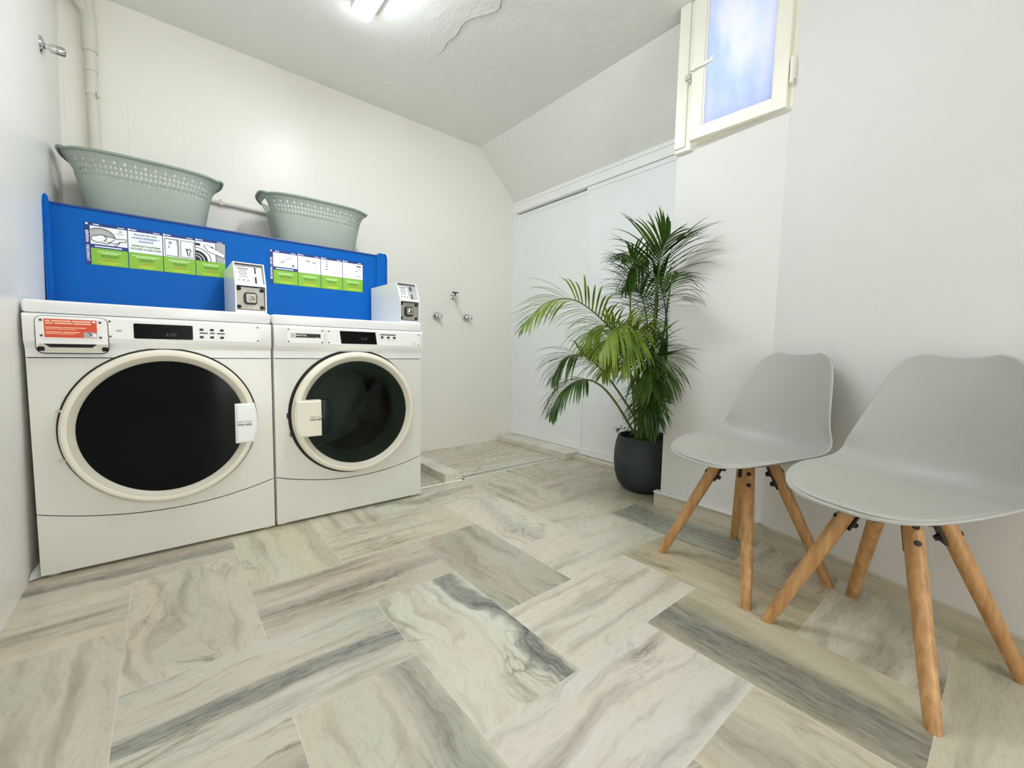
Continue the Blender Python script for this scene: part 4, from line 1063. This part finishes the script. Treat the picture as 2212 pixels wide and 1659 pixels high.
def make_chair():
    t = thing('tulip_chair', 'c', 'chair')
    rows = shell_rows(); nu = 18
    bm = bmesh.new(); g = []
    for ri, r in enumerate(rows):
        tp = .010 if ri > len(rows) - 5 else 0
        g.append([bm.verts.new(shell_pt(r, -1 + 2 * j / nu, tp)) for j in range(nu + 1)])
    for i in range(len(g) - 1):
        for j in range(nu): bm.faces.new([g[i][j], g[i][j + 1], g[i + 1][j + 1], g[i + 1][j]])
    bmesh.ops.recalc_face_normals(bm, faces=bm.faces)
    sh = obj('seat_shell', bm, M_SHELL, t, smooth=True)
    s = sh.modifiers.new('thick', 'SOLIDIFY'); s.thickness = .0085; s.offset = 0
    s2 = sh.modifiers.new('soft', 'SUBSURF'); s2.levels = 1; s2.render_levels = 2
    # loose seat pad lying in the bowl
    bm = bmesh.new(); g = []
    srows = [r_ for r_ in rows if r_[0] > -.15]
    def shell_z(d, y):
        for ra, rb in zip(srows, srows[1:]):
            if ra[0] >= d >= rb[0]:
                k = (ra[0] - d) / (ra[0] - rb[0]); w_ = ra[2] + (rb[2] - ra[2]) * k
                zc = ra[1] + (rb[1] - ra[1]) * k; s_ = ra[4] + (rb[4] - ra[4]) * k
                return w_, zc + s_ * min(1, abs(y) / w_) ** 2.6
        r_ = srows[0] if d > srows[0][0] else srows[-1]
        return r_[2], r_[1] + r_[4] * min(1, abs(y) / r_[2]) ** 2.6
    NK = 26
    for k in range(NK + 1):
        a = radians(3 + 174 * k / NK); d = .056 + .186 * cos(a)
        ws, _ = shell_z(d, 0)
        w = (ws - .013) * (sin(a) ** .5 if a > pi / 2 else 1) if a > pi / 2 else min(ws - .013, .2125 * sin(a) ** .62)
        edge = sin(a)
        top = []
        for j in range(nu + 1):
            u = -1 + 2 * j / nu
            e = max(0, 1 - abs(u) ** 5) * min(1, edge * 1.8)
            top.append(bm.verts.new((d, u * w, shell_z(d, u * w)[1] + .0045 + .009 * e ** .6)))
        g.append(top)
    for i in range(len(g) - 1):
        for j in range(nu): bm.faces.new([g[i][j], g[i][j + 1], g[i + 1][j + 1], g[i + 1][j]])
    bmesh.ops.recalc_face_normals(bm, faces=bm.faces)
    pd = obj('seat_pad', bm, M_PAD, t, smooth=True)
    s = pd.modifiers.new('thick', 'SOLIDIFY'); s.thickness = .007; s.offset = -1
    s2 = pd.modifiers.new('soft', 'SUBSURF'); s2.levels = 1; s2.render_levels = 1
    # hub
    bm = bmesh.new(); box(bm, (-.075, -.075, .408), (.075, .075, .414), bev=.002); cyl(bm, (0, 0, .396), (0, 0, .424), .03, n=20)
    obj('hub_plate', bm, M_BRACK, t)
    F_ = .196
    for sx in (1, -1):
        for sy in (1, -1):
            top = Vector((sx * .060, sy * .060, .410)); foot = Vector((sx * F_, sy * F_, 0))
            ax = (foot - top).normalized()
            bm = bmesh.new()
            Ln = (foot - top).length
            # slanted ends so that the leg stands flat
            n = 24; a = Vector((0, 0, 1)).cross(ax).normalized(); b_ = ax.cross(a)
            rings = []
            for q_, r_ in ((0, .0195), (.02, .0205), (.3, .0202), (.6, .0185), (.9, .0168), (1.0, .0155)):
                c = top + ax * Ln * q_; ring_ = []
                for i in range(n):
                    off = (a * cos(2 * pi * i / n) + b_ * sin(2 * pi * i / n)) * r_
                    p = c + off
                    if q_ in (0, 1.0):
                        tz = .414 if q_ == 0 else .0
                        p = p + ax * ((tz - p.z) / ax.z)
                    ring_.append(bm.verts.new(p))
                rings.append(ring_)
            for A, B in zip(rings, rings[1:]):
                for i in range(n): bm.faces.new([A[i], A[(i + 1) % n], B[(i + 1) % n], B[i]])
            bm.faces.new(rings[0][::-1]); bm.faces.new(rings[-1]); bmesh.ops.recalc_face_normals(bm, faces=bm.faces)
            leg = obj('leg', bm, M_WOOD, t, smooth=40)
            # bracket inside, two bolts through
            inn = Vector((-sx, -sy, 0)).normalized(); inn = (inn - ax * inn.dot(ax)).normalized(); side = ax.cross(inn)
            bm = bmesh.new()
            def slab(c, l, w_, th):
                vs = []
                for da in (-l / 2, l / 2):
                    for db in (-w_ / 2, w_ / 2):
                        for dc in (-th / 2, th / 2): vs.append(bm.verts.new(c + ax * da + side * db + inn * dc))
                for f in ((0, 1, 3, 2), (4, 6, 7, 5), (0, 4, 5, 1), (2, 3, 7, 6), (0, 2, 6, 4), (1, 5, 7, 3)): bm.faces.new([vs[i] for i in f])
            slab(top + ax * .046 + inn * .0215, .082, .030, .005)
            for q_ in (.030, .068):
                c = top + ax * q_
                cyl(bm, c + inn * .022, c + inn * .036, .0075, n=8); cyl(bm, c + inn * .022, c + inn * .030, .012, .009, n=8)
            bmesh.ops.recalc_face_normals(bm, faces=bm.faces)
            obj('bracket', bm, M_BRACK, leg)
            bm = bmesh.new()
            for q_ in (.030, .068):
                c = top + ax * q_ - inn * .0185
                cyl(bm, c, c - inn * .004, .0078, .006, n=14)
            obj('bolt_head', bm, M_BRACK, leg, smooth=40)
    return t
ROT = radians(161.1)
c1 = make_chair(); c1.location = (1.646, .619, 0); c1.rotation_euler = (0, 0, ROT)
c1['label'] = 'grey shell chair with four splayed wooden legs, nearer the palm'; c1['group'] = 'grey shell chairs along the right wall'
dup(c1, loc=(1.502, .182, 0), rz=ROT, label='grey shell chair with four splayed wooden legs, largest and farther from the palm')

# ------------------------------------------------------------------ potted palm
PX, PY = 2.172, 1.372
palm = thing('potted_palm', 'tall leafy green areca palm in a round charcoal pot by the cupboard', 'potted plant', (PX, PY, 0))
bm = bmesh.new()
lathe(bm, [(0, 0), (.110, 0), (.128, .008), (.158, .045), (.174, .10), (.181, .165), (.180, .22), (.172, .275), (.163, .312), (.158, .318), (.150, .316), (.148, .30), (.150, .26), (.148, .25), (0, .25)], n=64)
obj('pot', bm, M_POT, palm, smooth=50)
bm = bmesh.new(); rng = random.Random(5)
lathe(bm, [(0, .286), (.04, .285), (.08, .282), (.12, .280), (.149, .276)], n=32)
for v in bm.verts: v.co.z += rng.uniform(-.004, .004)
obj('soil', bm, M_SOIL, palm, smooth=True)
def make_frond(pts, ll, npair, start, droop, bright, seed, blend=.5):
    rng = random.Random(seed)
    P_ = [Vector(p) - Vector((PX, PY, 0)) for p in pts]
    P_[0] = Vector((P_[0].x * .0 + rng.uniform(-.055, .055), rng.uniform(-.05, .05), .27))
    sp = catmull(P_, 60)
    bm = bmesh.new()
    small = ll < .1
    tube(bm, sp, [(.0075 if not small else .002) * (1 - .82 * i / 60) for i in range(61)], n=6, mat=1)
    if not small: npair = int(npair * 1.45)
    for k in range(npair):
        tt = start + (1 - start) * (k + .5) / npair
        fi = tt * 60; i0 = min(int(fi), 59); p = sp[i0].lerp(sp[i0 + 1], fi - i0)
        tan = (sp[min(i0 + 2, 60)] - sp[max(i0 - 2, 0)]).normalized()
        rel = (tt - start) / (1 - start)
        lenf = ll * .97 * (.58 + .5 * sin(pi * min(1, rel * .9 + .12))) * (1 - .45 * rel ** 3)
        for sd in (-1, 1):
            side = tan.cross(Vector((0, 0, 1)))
            if side.length < .15: side = tan.cross(Vector((.6, -.77, 0)))
            side.normalize()
            s2_ = tan.cross(Vector((.80, .60, -.12)))
            if s2_.length > .2:
                s2_.normalize()
                if s2_.dot(side) < 0: side = -side
                side = (side * (1 - blend) + s2_ * blend).normalized()
            side = side * sd
            upv = side.cross(tan) * sd; 
            if upv.z < 0: upv = -upv
            spread = 1.0 - .55 * rel + rng.uniform(-.08, .08)
            dirv = (side * spread + tan * (.62 + .5 * rel) + upv * (.16 + rng.uniform(-.08, .08))).normalized()
            L_len = lenf * rng.uniform(.85, 1.12); n = 7
            wmax = (.0054 if not small else .003) * rng.uniform(.85, 1.2)
            pos = p.copy(); d = dirv.copy(); last = None
            wv = d.cross(Vector((0, 0, 1)))
            wv = wv.normalized() if wv.length > .05 else side
            dr = droop * .74 * rng.uniform(.6, 1.4)
            for s in range(n + 1):
                q = s / n
                w_ = wmax * (sin(pi * min(1, q * .86 + .14)) ** .8) * (1 if q < 1 else .05)
                fold = d.cross(wv).normalized() * w_ * .35
                a = bm.verts.new(pos + wv * w_ + fold); c = bm.verts.new(pos); b_ = bm.verts.new(pos - wv * w_ + fold)
                if last:
                    bm.faces.new([last[0], a, c, last[1]]); bm.faces.new([last[1], c, b_, last[2]])
                last = (a, c, b_)
                d = (d + Vector((0, 0, -1)) * dr * (.10 + .30 * q)).normalized()
                pos = pos + d * L_len / n
    for v in bm.verts:           # stay clear of cupboard doors, pillar corner and back wall
        X_, Y_ = v.co.x + PX, v.co.y + PY
        if X_ > 2.385: v.co.x = 2.385 - PX
        if Y_ < 1.158 and X_ > WX - .012:
            if Y_ > 1.09 : v.co.y = 1.158 - PY
            else: v.co.x = WX - .012 - PX
        if v.co.z < .02: v.co.z = .02
    return obj('frond', bm, [M_LEAFB if bright else M_LEAFD, M_STEM], palm, smooth=True, label='bright yellow-green frond' if bright else None)
for i, a in enumerate(FRONDS): make_frond(*a[:6], seed=100 + i, blend=a[6])
rng = random.Random(21)
for k in range(15):
    a = rng.uniform(0, 2 * pi); r0 = rng.uniform(.01, .075); ht = rng.uniform(.22, .5); ln = rng.uniform(.02, .10)
    b0 = Vector((r0 * cos(a), r0 * sin(a), .268)); b1_ = Vector((b0.x * (1 + ln * 6), b0.y * (1 + ln * 6), .27 + ht))
    bm = bmesh.new(); tube(bm, catmull([b0, b0.lerp(b1_, .5) + Vector((0, 0, .03)), b1_], 10), [.0085 - .0004 * i for i in range(11)], n=8)
    obj('cane', bm, M_STEMB if k % 3 == 0 else M_STEM, palm, smooth=True)

# ------------------------------------------------------------------ camera, daylight
cam = bpy.data.cameras.new('camera'); cam.sensor_fit = 'HORIZONTAL'; cam.sensor_width = 36; cam.lens = 14.7218; cam.clip_start = .02
co = bpy.data.objects.new('camera', cam); COL.objects.link(co)
r = Vector((0.771315, -0.636115, 0.020743)); u = Vector((0.034489, 0.074319, 0.996638)); f = Vector((0.635518, 0.768007, -0.079262))
co.matrix_world = Matrix(((r.x, u.x, -f.x, 0), (r.y, u.y, -f.y, 0), (r.z, u.z, -f.z, .8), (0, 0, 0, 1)))
scn.camera = co

w = bpy.data.worlds.new('sky'); scn.world = w; w.use_nodes = True
nt = w.node_tree; bg = nt.nodes['Background']
sky = nt.nodes.new('ShaderNodeTexSky'); sky.sky_type = 'NISHITA'; sky.sun_elevation = radians(50); sky.sun_rotation = radians(200); sky.sun_disc = False
nt.links.new(mixc(nt, .9985, sky.outputs[0], (.98, .965, .96, 1)), bg.inputs[0]); bg.inputs[1].default_value = SKY
for nm, loc, rot, sx, sy in (('added_doorway_portal', (.625, -1.69, 1.02), (pi / 2, 0, pi), .85, 2.05), ('window_daylight', (WX + .12, .87, 2.15), (0, pi / 2, 0), .62, .33)):  # sampling portals; the doorway is an added opening behind the camera
    la = bpy.data.lights.new(nm, 'AREA'); la.shape = 'RECTANGLE'; la.size = sx; la.size_y = sy; la.cycles.is_portal = True
    lo_ = bpy.data.objects.new(nm, la); COL.objects.link(lo_); lo_.location = loc; lo_.rotation_euler = rot
scn.view_settings.view_transform = 'Standard'; scn.view_settings.look = 'None'; scn.view_settings.gamma = 1
scn.view_settings.use_curve_mapping = False
scn.view_settings.exposure = EXPO
scn.cycles.max_bounces = 12; scn.cycles.diffuse_bounces = 7; scn.cycles.glossy_bounces = 4; scn.cycles.transparent_max_bounces = 12
scn.cycles.sample_clamp_indirect = 6.0
scn.cycles.caustics_reflective = False; scn.cycles.caustics_refractive = False
